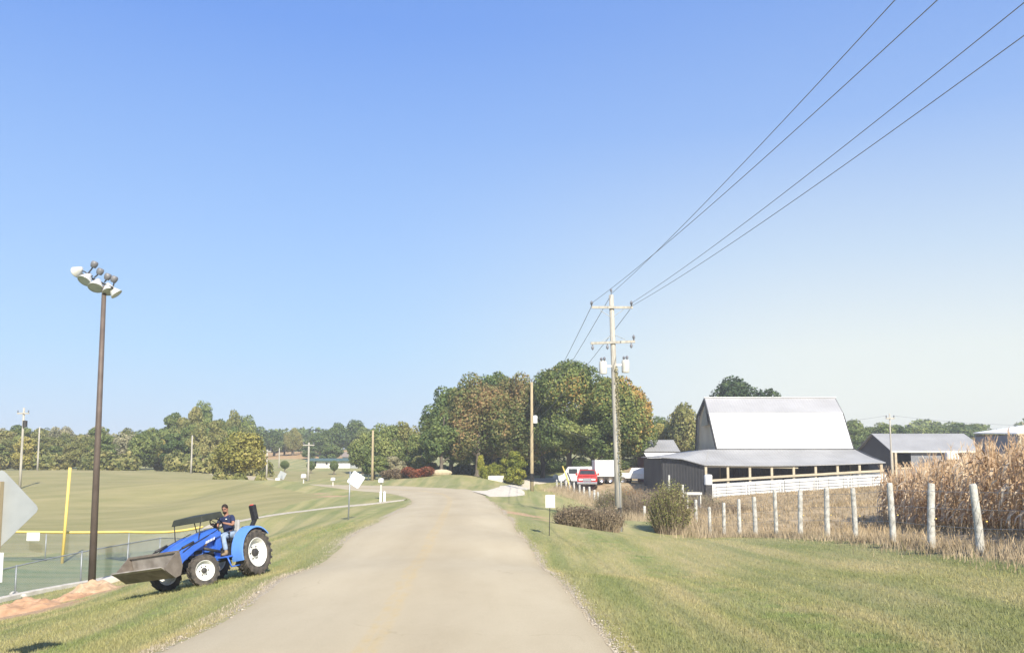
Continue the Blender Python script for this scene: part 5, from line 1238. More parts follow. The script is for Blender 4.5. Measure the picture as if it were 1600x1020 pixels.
# red shed left of the barn, with a metal lean-to
rs = empty('red_shed', (0, 0, 0), 0, 'dark red shed with a grey roof and bright metal side left of the barn', 'shed')
Yr = 106; x0 = P(1009, 700, Yr).x; x1 = P(1062, 700, Yr).x; zr_ = P(1020, 688, Yr+4).z; ze_ = P(1020, 706, Yr).z; gb_ = tz(x0, Yr)-.3
slab((x0-.2, Yr-.3, ze_), (x1, Yr-.3, ze_), (x1, Yr+4, zr_), (x0+.5, Yr+4, zr_), .08, M_SHEDROOF, 'roof', rs)
slab((x0-.2, Yr+8.3, ze_), (x1, Yr+8.3, ze_), (x1, Yr+4.003, zr_), (x0+.5, Yr+4.003, zr_), .08, M_METROOF, 'roof', rs)
q = MB(); poly = [(Yr, gb_), (Yr, ze_-.06), (Yr+4, zr_-.06), (Yr+8, ze_-.06), (Yr+8, gb_)]
q.add([(x0+.1, y, z) for y, z in poly] + [(x0+.22, y, z) for y, z in poly], [(0,1,2,3,4), (9,8,7,6,5)] + [(i, i+5, (i+1) % 5+5, (i+1) % 5) for i in range(5)]); q.build('gable_wall', M_REDW, rs)
q = MB(); q.box(x0+.22, x1-.1, Yr, Yr+.12, gb_, ze_-.08); q.build('front_wall', M_REDW, rs)
q = MB(); q.box(x1-.1, x1, Yr, Yr+8, gb_, ze_-.08); q.build('gable_wall', M_REDW, rs)
a = P(1006, 708, Yr-.5); b_ = P(1062, 708, Yr-.5); c_ = P(1062, 735, Yr-3.6); d = P(1026, 737, Yr-3.6)
slab(d, c_, b_, a, .07, M_METWHT, 'lean_to_roof', rs)
q = MB(); q.box(P(1030, 700, Yr-3.4).x, P(1060, 700, Yr-3.4).x, Yr-3.4, Yr-3.3, gb_-.3, P(1030, 737, Yr-3.4).z); q.build('lean_to_wall', M_REDW, rs)
q = MB(); x = P(1013, 710, Yr-3).x; q.tube([(x, Yr-3.2, gb_-.3), (x, Yr-3.2, P(1013, 712, Yr-3).z)], .07, 6); q.build('post', M_OFFW, rs)

# long white building with a green roof, white house gable behind
def house(px0, px1, eave, base, ridge_, Y, depth, label, mr_, mw, name, windows=(), porch=None, cat='building'):
    a = P(px0, eave, Y); b_ = P(px1, eave, Y); zb_ = P(px0, base, Y).z - .4; ym = Y+depth/2; zr_ = P(px0, ridge_, ym).z
    e = empty(name, (0, 0, 0), 0, label, cat)
    q = MB(); q.box(a.x, b_.x, Y, Y+.15, zb_, a.z-.06); q.build('wall', mw, e)
    q = MB(); q.box(a.x, b_.x, Y+depth-.15, Y+depth, zb_, a.z-.06); q.build('wall', mw, e)
    for xa in (a.x, b_.x-.15):
        q = MB(); poly = [(Y+.15, zb_), (Y+.15, a.z-.1), (ym, zr_-.1), (Y+depth-.15, a.z-.1), (Y+depth-.15, zb_)]
        q.add([(xa, y, z) for y, z in poly] + [(xa+.15, y, z) for y, z in poly], [(0,1,2,3,4), (9,8,7,6,5)] + [(i, i+5, (i+1) % 5+5, (i+1) % 5) for i in range(5)]); q.build('gable_wall', mw, e)
    slab((a.x-.4, Y-.5, a.z-.12), (b_.x+.4, Y-.5, a.z-.12), (b_.x+.4, ym, zr_), (a.x-.4, ym, zr_), .1, mr_, 'roof', e)
    slab((a.x-.4, Y+depth+.5, a.z-.12), (b_.x+.4, Y+depth+.5, a.z-.12), (b_.x+.4, ym+.003, zr_), (a.x-.4, ym+.003, zr_), .1, mr_, 'roof', e)
    for (wx0, wx1, wy0, wy1, nm) in windows:
        p0 = P(wx0, wy1, Y); p1 = P(wx1, wy0, Y); q = MB(); q.box(p0.x, p1.x, Y-.05, Y-.003, p0.z, p1.z); f = q.build(nm, M_GLASS, e)
        q = MB(); t = .07
        q.box(p0.x-t, p1.x+t, Y-.07, Y-.002, p1.z, p1.z+t); q.box(p0.x-t, p1.x+t, Y-.07, Y-.002, p0.z-t, p0.z); q.box(p0.x-t, p0.x, Y-.07, Y-.002, p0.z, p1.z); q.box(p1.x, p1.x+t, Y-.07, Y-.002, p0.z, p1.z); q.build('frame', M_OFFW, f)
    return e
house(481, 547, 719.5, 730.5, 716.5, 172, 9, 'long low white building with a dark green roof on the far lawn', M_SHGREEN, M_WHITE, 'white_building', windows=((484.5, 488, 720.5, 728, 'window'), (491.5, 494.5, 720.5, 728, 'window'), (509, 512, 722.5, 725.5, 'window')))
house(535, 556, 713, 726, 706.5, 182, 10, 'small pale house roof peeping above the right end of the long white building', mat('tan_shingle', (.34, .28, .22), (.26, .21, .17), 6, .9), M_WHITE, 'house', windows=((548, 550, 715, 719, 'window'),))
# pale stone block between the bright shrubs
p = GD(775, 107.2); q = MB(); q.box(-.95, .95, -.25, .25, -.2, .62); o = q.build('stone_block', M_OFFW, None, bevel=.05); o.location = p; tag(o, 'low pale stone block between the bright green shrubs on the lawn', 'stone block')
p = GD(690, 109); q = MB(); q.sphere((0, 0, .25), (1.3, .5, .45), 9, 6); o = q.build('boulder', mat('tan_stone', (.55, .46, .30), (.42, .35, .24), 2, .9, .4), None); o.location = p; tag(o, 'low tan stone mound at the left foot of the maple clump', 'boulder')
# hay-coloured white rail by the far road
a_ = GD(560, 118); b__ = GD(592, 118); e = empty('rail_fence', a_, 0, 'short low white rail fence left of the red shrubs beyond the road', 'fence')
q = MB(); q.tube([(0, 0, .7), (b__.x-a_.x, 0, b__.z-a_.z+.7)], .06, 6); q.build('rail', M_WHITE, e)
for t in (0, .5, 1): q = MB(); v = (b__-a_)*t; q.tube([v + Vector((0, 0, -.2)), v + Vector((0, 0, .8))], .06, 6); q.build('post', M_WHITE, e)

# ================================================================ VEHICLES IN THE YARD
def wheel(parent, x, y, z, r, w_, mrim=M_CHROME, axis='Y'):
    q = MB(); q.lathe([(r*.6, -w_/2), (r*.92, -w_/2), (r, -w_*.3), (r, w_*.3), (r*.92, w_/2), (r*.6, w_/2)], 20, axis, (x, y, z)); t = q.build('wheel', M_TYRE, parent, smooth=True, autosmooth=40)
    q = MB(); q.lathe([(r*.62, -w_*.42), (r*.5, -w_*.2), (.0, -w_*.22)], 16, axis, (x, y, z)); q.lathe([(r*.62, w_*.42), (r*.5, w_*.2), (.0, w_*.22)], 16, axis, (x, y, z)); q.build('rim', mrim, t, smooth=True)
def pickup(name, loc, rz, mbody, label, grille=M_CHROME):
    """nose towards -Y"""
    e = empty(name, loc, rz, label, 'pickup truck')
    q = MB()
    prof = [(-2.7, .55), (-2.75, .95), (-2.6, 1.12), (-1.35, 1.2), (-.75, 1.78), (.75, 1.82), (1.0, 1.22), (2.7, 1.22), (2.75, .6)]
    def sec(x, z0, inset): return None
    vs = []; 
    for y, z in prof:
        ww = .98 if z < 1.3 else .78; vs.append((y, z, ww))
    # body as a loft over the profile: bottom edge to profile, half widths by height
    k = len(vs)
    V_ = [(-w2, y, z) for y, z, w2 in vs] + [(w2, y, z) for y, z, w2 in vs]
    fs = [(i, i+1, i+1+k, i+k) for i in range(k-1)] + [tuple(range(k-1, -1, -1)), tuple(range(k, 2*k)), (0, k, 2*k-1, k-1)]
    q.add(V_, fs); q.build('body', mbody, e, bevel=.05)
    q = MB(); q.add([(-.80, -1.30, 1.24), (.80, -1.30, 1.24), (.70, -.82, 1.74), (-.70, -.82, 1.74)], [(0, 1, 2, 3)]); q.build('windscreen', M_GLASS, e)
    for s_ in (-1, 1):
        q = MB(); q.add([(s_*.90, -1.0, 1.26), (s_*.90, .7, 1.26), (s_*.80, .62, 1.72), (s_*.80, -.66, 1.72)], [(0, 1, 2, 3)]); q.build('side_window', M_GLASS, e)
        q = MB(); q.box(s_*.62-.2, s_*.62+.2, -2.80, -2.74, .78, .96); q.build('headlight', M_WHITE, e, bevel=.02)
        q = MB(); q.box(s_*1.08-.1, s_*1.08+.1, -1.05, -.95, 1.25, 1.48); q.build('mirror', mbody, e, bevel=.02)
    q = MB(); q.box(-.40, .40, -2.79, -2.74, .70, 1.0); q.build('grille', grille, e, bevel=.02)
    q = MB(); q.box(-.98, .98, -2.95, -2.74, .42, .64); q.build('bumper', M_CHROME, e, bevel=.04)
    for x in (-.86, .86):
        for y in (-1.75, 1.75): wheel(e, x, y, .40, .40, .26, M_CHROME, 'X')
    return e
p = GD(918, 102)
pickup('pickup_truck', (p.x, p.y, p.z-.02), R(-6), M_REDP, 'red pickup truck facing the road behind the wire fence').scale = (1.12, 1.12, 1.12)
p = GD(1000, 104); pickup('pickup_truck', (p.x, p.y, P(1000, 754, 104).z-.1), R(62), M_WHITE, 'white pickup truck parked between the maples and the red shed')
# white box trailer behind the red truck
p = GD(944, 103); e = empty('box_trailer', (p.x, p.y, p.z), R(4), 'white box trailer parked under the maples behind the red pickup', 'trailer')
q = MB(); q.box(-1.25, 1.25, -1.1, 1.1, .75, 2.6); q.build('box', M_WHITE, e, bevel=.06)
q = MB(); q.box(-1.25, 1.25, -1.0, 1.0, .55, .747); q.build('chassis', M_DKST, e)
for x in (-.5, .5): wheel(e, x, -1.0, .38, .38, .22); wheel(e, x, 1.0, .38, .38, .22)
q = MB(); q.beam((1.25, 0, .6), (2.0, 0, .5), .12, .12); q.build('drawbar', M_DKST, e)
# white van left of it
p = GD(906, 107); e = empty('van', (p.x, p.y, p.z), R(-12), 'white van partly hidden left of the red pickup cab', 'van')
q = MB(); q.prism([(-2.4, .4), (-2.5, 1.0), (-1.9, 1.2), (-1.3, 2.1), (2.3, 2.15), (2.4, .4)], -.95, .95); q.build('body', M_WHITE, e, bevel=.08)
q = MB(); q.add([(-1.92, -.8, 1.24), (-1.92, .8, 1.24), (-1.38, .75, 2.02), (-1.38, -.75, 2.02)], [(0, 1, 2, 3)]); o = q.build('windscreen', M_GLASS, e); o.location.x = -.03
for x in (-.7, .6): q = MB(); q.box(x-.5, x+.5, -.97, -.953, 1.3, 1.85); q.build('side_window', M_GLASS, e)
for x in (-1.5, 1.5): wheel(e, x, -.85, .35, .35, .22); wheel(e, x, .85, .35, .35, .22)
# yellow folded arm beside the maple trunk
p = GD(886, 101); e = empty('digger_arm', (p.x, p.y, p.z), 0, 'yellow angled steel arm leaning beside the maple trunk', 'machine arm')
def az(py): return P(886, py, 101).z - p.z
q = MB(); q.beam((.55, 0, -.1), (-.15, 0, az(741)), .13, .18); q.build('lower_boom', M_YELP, e, bevel=.02)
q = MB(); q.beam((-.15, -.02, az(741)), (-.5, 0, az(728)), .11, .14); q.build('upper_boom', M_YELP, e, bevel=.02)
q = MB(); q.tube([(.9, -.2, -.1), (.0, -.2, az(738))], .07, 8); q.build('ram', M_DKST, e)
# ================================================================ TRACTOR
HD = Vector((-.41, -.912, 0)).normalized(); LV = Vector((0, 0, 1)).cross(HD)
roll = R(10.5)
RL = Vector((P(400, 902, 24).x, 24, 0)); RL.z = tz(RL.x, RL.y)
TR_, TF, TRK, TRKF, WB = .61, .40, .70, .62, 1.85
# ground heights under the wheels decide pitch and roll
c0 = RL - LV*TRK
def gz(v): return tz(v.x, v.y)
pl_, pr_ = c0 + LV*TRK, c0 - LV*TRK; fl, fr = c0 + HD*WB + LV*TRKF, c0 + HD*WB - LV*TRKF
roll = math.atan2((gz(pl_)+gz(fl)-gz(pr_)-gz(fr))/2, TRK+TRKF); pitch = math.atan2((gz(fl)+gz(fr)-gz(pl_)-gz(pr_))/2, WB)
print('tractor roll', math.degrees(roll), 'pitch', math.degrees(pitch))
xa = (HD*math.cos(pitch) + Vector((0, 0, math.sin(pitch)))).normalized(); ya = (LV*math.cos(roll) + Vector((0, 0, math.sin(roll)))); ya = (ya - xa*ya.dot(xa)).normalized(); zax = xa.cross(ya)
TM = Matrix((xa*.95, ya, zax)).transposed().to_4x4(); TM.translation = Vector((c0.x, c0.y, (gz(pl_)+gz(pr_))/2 - .02))
tr = empty('tractor', (0, 0, 0), 0, 'blue compact tractor with a front loader bucket on the left verge', 'tractor'); tr.matrix_world = TM
def big_wheel(x, y, r, w_, yaw, side, lug):
    T = Matrix.Translation((x, y, r)) @ Matrix.Rotation(yaw, 4, 'Z')
    q = MB(); q.M = T
    q.lathe([(r*.58, -w_*.40), (r*.66, -w_*.47), (r*.82, -w_*.50), (r*.91, -w_*.44), (r*.935, -w_*.3), (r*.945, 0), (r*.935, w_*.3), (r*.91, w_*.44), (r*.82, w_*.50), (r*.66, w_*.47), (r*.58, w_*.40)], 40)
    for i in range(lug):
        for s_ in (-1, 1):
            a0 = 2*math.pi*(i + (.5 if s_ > 0 else 0))/lug
            def pt(a, yy, rr): return (rr*math.cos(a), yy, rr*math.sin(a))
            dl = .42*2*math.pi/lug; skew = .55*2*math.pi/lug*1.2
            i0, i1 = s_*w_*.02, s_*w_*.50; ro = r*1.0; ri = r*.92
            q.hexa([pt(a0-dl/2, i0, ri), pt(a0+dl/2, i0, ri), pt(a0+dl/2+skew, i1, ri*.95), pt(a0-dl/2+skew, i1, ri*.95), pt(a0-dl*.38, i0, ro), pt(a0+dl*.38, i0, ro), pt(a0+dl*.38+skew, i1, ro*.965), pt(a0-dl*.38+skew, i1, ro*.965)])
    t = q.build('wheel', M_TYRE, tr, smooth=True, autosmooth=35)
    q = MB(); q.M = T; s_ = side
    q.lathe([(r*.62, s_*w_*.44), (r*.605, s_*w_*.46), (r*.57, s_*w_*.42), (r*.53, s_*w_*.10), (r*.46, s_*w_*.02), (r*.24, s_*w_*.04), (r*.20, s_*w_*.08), (0, s_*w_*.08)], 32)
    q.lathe([(r*.60, -s_*w_*.44), (r*.55, -s_*w_*.40), (r*.50, -s_*w_*.06), (0, -s_*w_*.06)], 32)
    rm = q.build('rim', M_RIM, t, smooth=True, autosmooth=45)
    q = MB(); q.M = T; q.lathe([(r*.17, s_*w_*.08), (r*.16, s_*w_*.30), (r*.08, s_*w_*.36), (0, s_*w_*.37)], 16)
    for k in range(6): a = k*math.pi/3; q.box(r*.28*math.cos(a)-.014, r*.28*math.cos(a)+.014, *sorted((s_*w_*.10, s_*w_*.17)), r*.28*math.sin(a)-.014, r*.28*math.sin(a)+.014)
    q.build('hub', M_DKST, t, smooth=True, autosmooth=40)
big_wheel(0, TRK, TR_, .36, 0, 1, 20); big_wheel(0, -TRK, TR_, .36, 0, -1, 20)
STEER = R(-26)
big_wheel(WB, TRKF, TF, .26, STEER, 1, 16); big_wheel(WB, -TRKF, TF, .26, STEER, -1, 16)
T_ = lambda: MB()
q = MB(); q.box(-.30, .95, -.22, .22, .50, .92); q.box(.95, 2.05, -.17, .17, .48, .86); q.box(-.42, -.30, -.16, .16, .42, .86); q.build('chassis', M_DKST, tr, bevel=.03)
q = MB(); q.tube([(0, -.6, TR_), (0, .6, TR_)], .10, 12); q.build('rear_axle', M_BLUE, tr, smooth=True)
q = MB(); q.tube([(WB, -.56, TF+.03), (WB, .56, TF+.03)], .065, 10); q.box(WB-.12, WB+.12, -.12, .12, TF-.02, .52); q.build('front_axle', M_DKST, tr, smooth=True, autosmooth=40)
# bonnet: lofted rounded sections, sloping to the nose
def sect(x, z0, z1, hw, top_r=.35, n=14):
    pts = []
    for i in range(n+1):
        a = math.pi*i/n; cx, sx_ = math.cos(a), math.sin(a); e_ = .55
        pts.append((x, hw*math.copysign(abs(cx)**e_, cx), z0 + (z1-z0)*(sx_**e_)))
    return pts
secs = [sect(.72, .86, 1.40, .30), sect(.95, .84, 1.385, .31), sect(1.4, .80, 1.29, .30), sect(1.85, .74, 1.16, .275), sect(2.15, .70, 1.05, .25), sect(2.30, .70, .96, .215), sect(2.36, .72, .88, .17)]
q = MB(); k = len(secs[0]); vs = [p for s_ in secs for p in s_]
fs = [(i*k+j, i*k+j+1, (i+1)*k+j+1, (i+1)*k+j) for i in range(len(secs)-1) for j in range(k-1)] + [tuple(range(k)), tuple((len(secs)-1)*k+j for j in range(k-1, -1, -1))] + [(i*k, (i+1)*k, (i+1)*k+k-1, i*k+k-1) for i in range(len(secs)-1)]
q.add(vs, fs); bon = q.build('bonnet', M_BLUE, tr, smooth=True, autosmooth=50)
for s_ in (1, -1):
    q = MB(); y = s_*.312
    # slanted letter-like strokes of the maker's decal, too blurred to read
    xx = 1.28
    for i, (wd_, hh) in enumerate(((.035, .085), (.03, .07), (.045, .085), (.03, .07), (.04, .085), (.03, .07), (.035, .085))):
        z = 1.035 + .02*i; q.box(xx-wd_, xx, min(y, y-.02*s_), max(y, y-.02*s_), z, z+hh); xx -= wd_+.022
    q.build('decal', M_WHITE, bon)
    q = MB(); q.add([(1.38, y*.995, .98), (1.30, y*.995, .98), (1.22, y*.995, 1.10), (1.36, y*.995, 1.10), (1.38, y*.97, .98), (1.30, y*.97, .98), (1.22, y*.97, 1.10), (1.36, y*.97, 1.10)], [(0,1,2,3),(7,6,5,4),(0,4,5,1),(1,5,6,2),(2,6,7,3),(3,7,4,0)]); q.build('decal_mark', M_AMBER, bon)
    q = MB(); q.box(1.05, 1.75, min(s_*.295, s_*.27), max(s_*.295, s_*.27), .80, .90); q.build('side_vent', M_BLACK, bon)
    q = MB(); q.sphere((2.30, s_*.12, .88), (.055, .07, .045), 10, 6); q.build('headlight', M_WHITE, tr, smooth=True)
q = MB(); q.box(.80, 1.95, -.285, .285, .70, .80); q.build('engine_side', M_BLACK, tr, bevel=.02)
q = MB(); q.box(2.30, 2.385, -.13, .13, .66, .80); q.build('grille', M_BLACK, bon, bevel=.015)
q = MB(); q.box(2.2, 2.46, -.24, .24, .42, .64); q.build('front_guard', M_DKST, tr, bevel=.02)
# dash, steering column and wheel
q = MB(); q.hexa([(.56,-.22,.9),(.74,-.26,.9),(.74,.26,.9),(.56,.22,.9),(.60,-.18,1.34),(.74,-.25,1.40),(.74,.25,1.40),(.60,.18,1.34)]); q.build('dashboard', M_BLACK, tr, bevel=.03)
q = MB(); q.tube([(.66, 0, 1.30), (.50, 0, 1.50)], .03, 8); cs = math.cos(.75); sn = math.sin(.75)
ring = [Vector((.49, 0, 1.51)) + Vector((.19*math.sin(a)*cs*.8, .19*math.cos(a), .19*math.sin(a)*sn)) for a in np.linspace(0, 2*math.pi, 25)]
q.tube(ring, .016, 6, cap=False)
for a in (0, 2.1, 4.2): q.tube([(.49, 0, 1.51), Vector((.49, 0, 1.51)) + Vector((.19*math.sin(a)*cs*.8, .19*math.cos(a), .19*math.sin(a)*sn))], .01, 5)
q.build('steering_wheel', M_BLACK, tr, smooth=True)
# platform, step, fenders
q = MB(); q.box(.10, .98, .20, .62, .60, .64); q.box(.10, .98, -.62, -.20, .60, .64); q.build('footplate', M_BLUE, tr, bevel=.01)
for s_ in (1, -1):
    q = MB(); q.tube([(.92, s_*.62, .61), (.86, s_*.66, .36), (.52, s_*.66, .36), (.46, s_*.62, .61)], .022, 6); q.build('step', M_BLUE, tr, smooth=True)
    q = MB(); n_ = 16; vs = []; fs = []
    for i in range(n_+1):
        a = R(-12) + R(150)*i/n_; rr = TR_ + .09 + .02*math.sin(math.pi*i/n_); cz = TR_+.0
        x, z = rr*math.cos(a), cz + rr*math.sin(a); xi, zi = (rr-.16)*math.cos(a), cz + (rr-.16)*math.sin(a)
        x2, z2 = (rr-.03)*math.cos(a), cz+(rr-.03)*math.sin(a)
        vs += [(x, s_*.62, z), (x2, s_*.89, z2), ((rr-.07)*math.cos(a), s_*.90, cz+(rr-.07)*math.sin(a)), ((rr-.05)*math.cos(a), s_*.87, cz+(rr-.05)*math.sin(a)), ((rr-.03)*math.cos(a), s_*.64, cz+(rr-.03)*math.sin(a)), (xi*.92, s_*.60, TR_ + (zi-TR_)*.92), (xi*.92, s_*.57, TR_+(zi-TR_)*.92), (x, s_*.57, z)]
        if i: fs += [((i-1)*8+j, (i-1)*8+(j+1) % 8, i*8+(j+1) % 8, i*8+j) for j in range(8)]
    fs += [tuple(range(8)), tuple(n_*8+j for j in range(7, -1, -1))]
    q.add(vs, fs); q.build('fender', M_LBLUE, tr, smooth=True, autosmooth=40)
    q = MB(); q.box(-.50, -.42, s_*.72-.07, s_*.72+.07, 1.08, 1.16); q.build('tail_light', M_ORANGE, tr, bevel=.01)
# seat
q = MB(); q.box(-.12, .32, -.23, .23, .98, 1.08); q.build('seat', M_BLACK, tr, bevel=.04)
q = MB(); q.hexa([(-.14,-.22,1.05),(-.04,-.22,1.05),(-.04,.22,1.05),(-.14,.22,1.05),(-.26,-.19,1.52),(-.18,-.19,1.54),(-.18,.19,1.54),(-.26,.19,1.52)]); q.build('backrest', M_SEAT, tr, bevel=.04)
q = MB(); q.box(-.1, .28, -.17, .17, .90, .98); q.build('seat_base', M_DKST, tr)
for s_, x in ((1, .35), (-1, .3)): q = MB(); q.tube([(x, s_*.3, .85), (x+.05, s_*.31, 1.2)], .012, 5); q.sphere((x+.05, s_*.31, 1.21), .03, 8, 5); q.build('lever', M_BLACK, tr)
# folded roll bar behind the seat, lamp on its end
q = MB(); q.tube([(-.34, -.46, .75), (-.36, -.46, 1.25), (-.36, .46, 1.25), (-.34, .46, .75)], .035, 8); q.build('roll_bar', M_BLACK, tr, smooth=True)
q = MB(); q.beam((-.36, .40, 1.22), (-.56, .44, 1.48), .10, .10); q.beam((-.56, .44, 1.46), (-.50, .44, 1.86), .15, .15); q.beam((-.36, .40, 1.24), (-.1, .34, 1.30), .07, .07); q.build('folded_roll_bar', M_BLACK, tr, bevel=.015)
q = MB(); q.box(-.56, -.46, .36, .48, 1.78, 1.88); q.build('warning_lamp', M_ORANGE, tr, bevel=.03)
# loader
for s_ in (1, -1):
    q = MB(); q.hexa([(.86, s_*.30-.03, .55), (1.06, s_*.30-.03, .55), (1.06, s_*.30+.03, .55), (.86, s_*.30+.03, .55), (.88, s_*.40-.04, 1.26), (1.02, s_*.40-.04, 1.26), (1.02, s_*.40+.04, 1.26), (.88, s_*.40+.04, 1.26)]); q.build('loader_mast', M_BLUE, tr, bevel=.01)
    q = MB(); y = s_*.44; path = [(.92, 1.24), (1.35, 1.17), (1.95, .98), (2.35, .78), (2.62, .50)]; hts = [.10, .15, .18, .16, .12]
    for i in range(4):
        (x0, z0), (x1, z1) = path[i], path[i+1]; h0, h1 = hts[i]/2, hts[i+1]/2
        q.hexa([(x0, y-.045, z0-h0), (x1, y-.045, z1-h1), (x1, y+.045, z1-h1), (x0, y+.045, z0-h0), (x0, y-.045, z0+h0), (x1, y-.045, z1+h1), (x1, y+.045, z1+h1), (x0, y+.045, z0+h0)])
    la_ = q.build('loader_arm', M_BLUE, tr)
    q = MB(); yo = y + s_*.046
    for i, wd_ in enumerate((.03, .022, .035, .022, .03, .022, .03)):
        xx = 1.50 - i*.052; zc = 1.20 - (xx-.92)*.22; y0_, y1_ = sorted((yo, yo+s_*.004)); q.hexa([(xx,y0_,zc-.04),(xx+wd_,y0_,zc-.04),(xx+wd_,y1_,zc-.04),(xx,y1_,zc-.04),(xx-.03,y0_,zc+.025),(xx+wd_-.03,y0_,zc+.025),(xx+wd_-.03,y1_,zc+.025),(xx-.03,y1_,zc+.025)])
    q.build('decal', M_WHITE if s_ > 0 else M_AMBER, la_)
    q = MB(); q.tube([(1.0, y, 1.33), (1.5, y+s_*.05, 1.20), (2.0, y+s_*.05, 1.06), (2.3, y, .92)], .012, 5); q.build('hose', M_BLACK, tr, smooth=True)
    q = MB(); q.tube([(.98, y, .78), (1.55, y, .92)], .04, 8); q.build('lift_cylinder', M_DKST, tr, smooth=True)
    q = MB(); q.tube([(1.9, y, 1.12), (2.3, y, 1.02)], .035, 8); q.tube([(2.3, y, 1.02), (2.72, y, .84)], .02, 8); q.build('tilt_cylinder', M_DKST, tr, smooth=True)
    q = MB(); q.beam((2.55, y, .80), (2.80, y, .55), .06, .08); q.build('tilt_link', M_DKST, tr)
q = MB(); q.tube([(2.42, -.44, .62), (2.42, .44, .62)], .05, 8); q.build('cross_tube', M_DKST, tr, smooth=True)
# bucket: back, floor and cheeks as plates
BW = .77; bp = [(3.36, .62), (3.0, .38), (2.82, .42), (2.74, .62), (2.80, .96)]
q = MB()
for (x0, z0), (x1, z1) in zip(bp[:-1], bp[1:]): q.beam((x0, 0, z0), (x1, 0, z1), BW*2, .022)
q.build('bucket', M_BUCKET, tr)
bk = tr.children[-1]
q = MB(); off = .026
for (x0, z0), (x1, z1) in zip(bp[:-1], bp[1:]):
    d = Vector((x1-x0, 0, z1-z0)).normalized(); nn = Vector((d.z, 0, -d.x))
    if nn.dot(Vector((3.1, 0, .8)) - Vector((x0, 0, z0))) < 0: nn = -nn
    q.beam(Vector((x0, 0, z0)) + nn*.016, Vector((x1, 0, z1)) + nn*.016, BW*2-.06, .006)
q.build('bucket_sunlit_inside', M_BUCKIN, bk)  # thin inner sheets whose lighter colour paints the sun falling into the bucket
for s_ in (1, -1):
    q = MB(); q.prism([(3.36, .62), (3.0, .37), (2.82, .41), (2.73, .62), (2.79, .96), (2.88, .96)], *sorted((s_*BW, s_*(BW+.03)))); q.build('bucket_cheek', M_BUCKET, bk)
q = MB(); q.beam((3.31, 0, .595), (3.43, 0, .67), BW*2+.06, .03); q.build('cutting_edge', M_BUCKIN, bk)
q = MB(); q.beam((2.80, 0, .965), (2.86, 0, .965), BW*2+.06, .05); q.build('bucket_rim', M_BUCKET, bk)
# sun canopy: dark flat panel on thin rods
q = MB(); z = 1.66
q.hexa([(.66, -.62, z-.02), (1.50, -.62, z-.08), (1.50, .42, z-.08), (.66, .42, z-.02), (.70, -.58, z+.14), (1.44, -.58, z+.08), (1.44, .38, z+.08), (.70, .38, z+.14)]); q.build('canopy', mat('canopy_black', (.030, .034, .026), (.045, .05, .04), 3, .7), tr, bevel=.02)
for (x, y, xb, yb, zb_) in ((1.44, -.56, 1.6, -.44, 1.08), (1.44, .34, 1.55, .30, 1.18), (.74, -.54, .80, -.40, 1.25), (.74, .34, .78, .30, 1.3)):
    q = MB(); q.tube([(x, y, z), (xb, yb, zb_)], .014, 6); q.build('canopy_rod', M_BLACK, tr)

# ================================================================ DRIVER
dv = empty('person', (0, 0, 0), 0, 'bearded man in a navy polo shirt and pale jeans driving the blue tractor', 'person'); dv.matrix_world = TM
def skin(name, verts, edges, radii, m, parent, sub=2, root=0):
    me = bpy.data.meshes.new(name); me.from_pydata([tuple(v) for v in verts], edges, []); me.update()
    o = bpy.data.objects.new(name, me); COL.objects.link(o); o.parent = parent
    s_ = o.modifiers.new('skin', 'SKIN')
    for i, r in enumerate(radii): me.skin_vertices[0].data[i].radius = (r if isinstance(r, tuple) else (r, r))
    me.skin_vertices[0].data[root].use_root = True; s_.use_smooth_shade = True; s_.branch_smoothing = .5
    u = o.modifiers.new('sub', 'SUBSURF'); u.levels = sub; u.render_levels = sub; me.materials.append(m); return o
# joints in the tractor's frame (x forward, y left, z up)
J = dict(pel=(.08, 0, 1.17), wai=(.05, 0, 1.33), che=(.05, 0, 1.53), nb=(.06, 0, 1.685), nk=(.075, 0, 1.73), hd=(.10, 0, 1.845), cr=(.095, 0, 1.93),
         sl=(.05, .185, 1.645), el=(.17, .285, 1.40), wl=(.405, .185, 1.485), sr=(.05, -.185, 1.645), er=(.19, -.27, 1.41), wr=(.42, -.16, 1.50),
         hl=(.10, .10, 1.14), kl=(.52, .20, 1.13), al=(.58, .30, .76), hr=(.10, -.10, 1.14), kr=(.52, -.17, 1.14), ar=(.62, -.28, .76))
order = ['pel', 'wai', 'che', 'nb', 'nk', 'hd', 'cr', 'sl', 'el', 'wl', 'sr', 'er', 'wr', 'hl', 'kl', 'al', 'hr', 'kr', 'ar']
ix_ = {k: i for i, k in enumerate(order)}
ed = [('pel','wai'),('wai','che'),('che','nb'),('nb','nk'),('nk','hd'),('hd','cr'),('che','sl'),('sl','el'),('el','wl'),('che','sr'),('sr','er'),('er','wr'),('pel','hl'),('hl','kl'),('kl','al'),('pel','hr'),('hr','kr'),('kr','ar')]
rad = dict(pel=(.13,.11), wai=(.13,.11), che=(.15,.11), nb=.065, nk=.058, hd=(.082,.098), cr=(.06,.07), sl=.06, el=.043, wl=.027, sr=.06, er=.043, wr=.027, hl=.085, kl=.058, al=.038, hr=.085, kr=.058, ar=.038)
vsB = [Vector(J[k]) for k in order]; edB = [(ix_[a], ix_[b_]) for a, b_ in ed]; rB = [rad[k] for k in order]
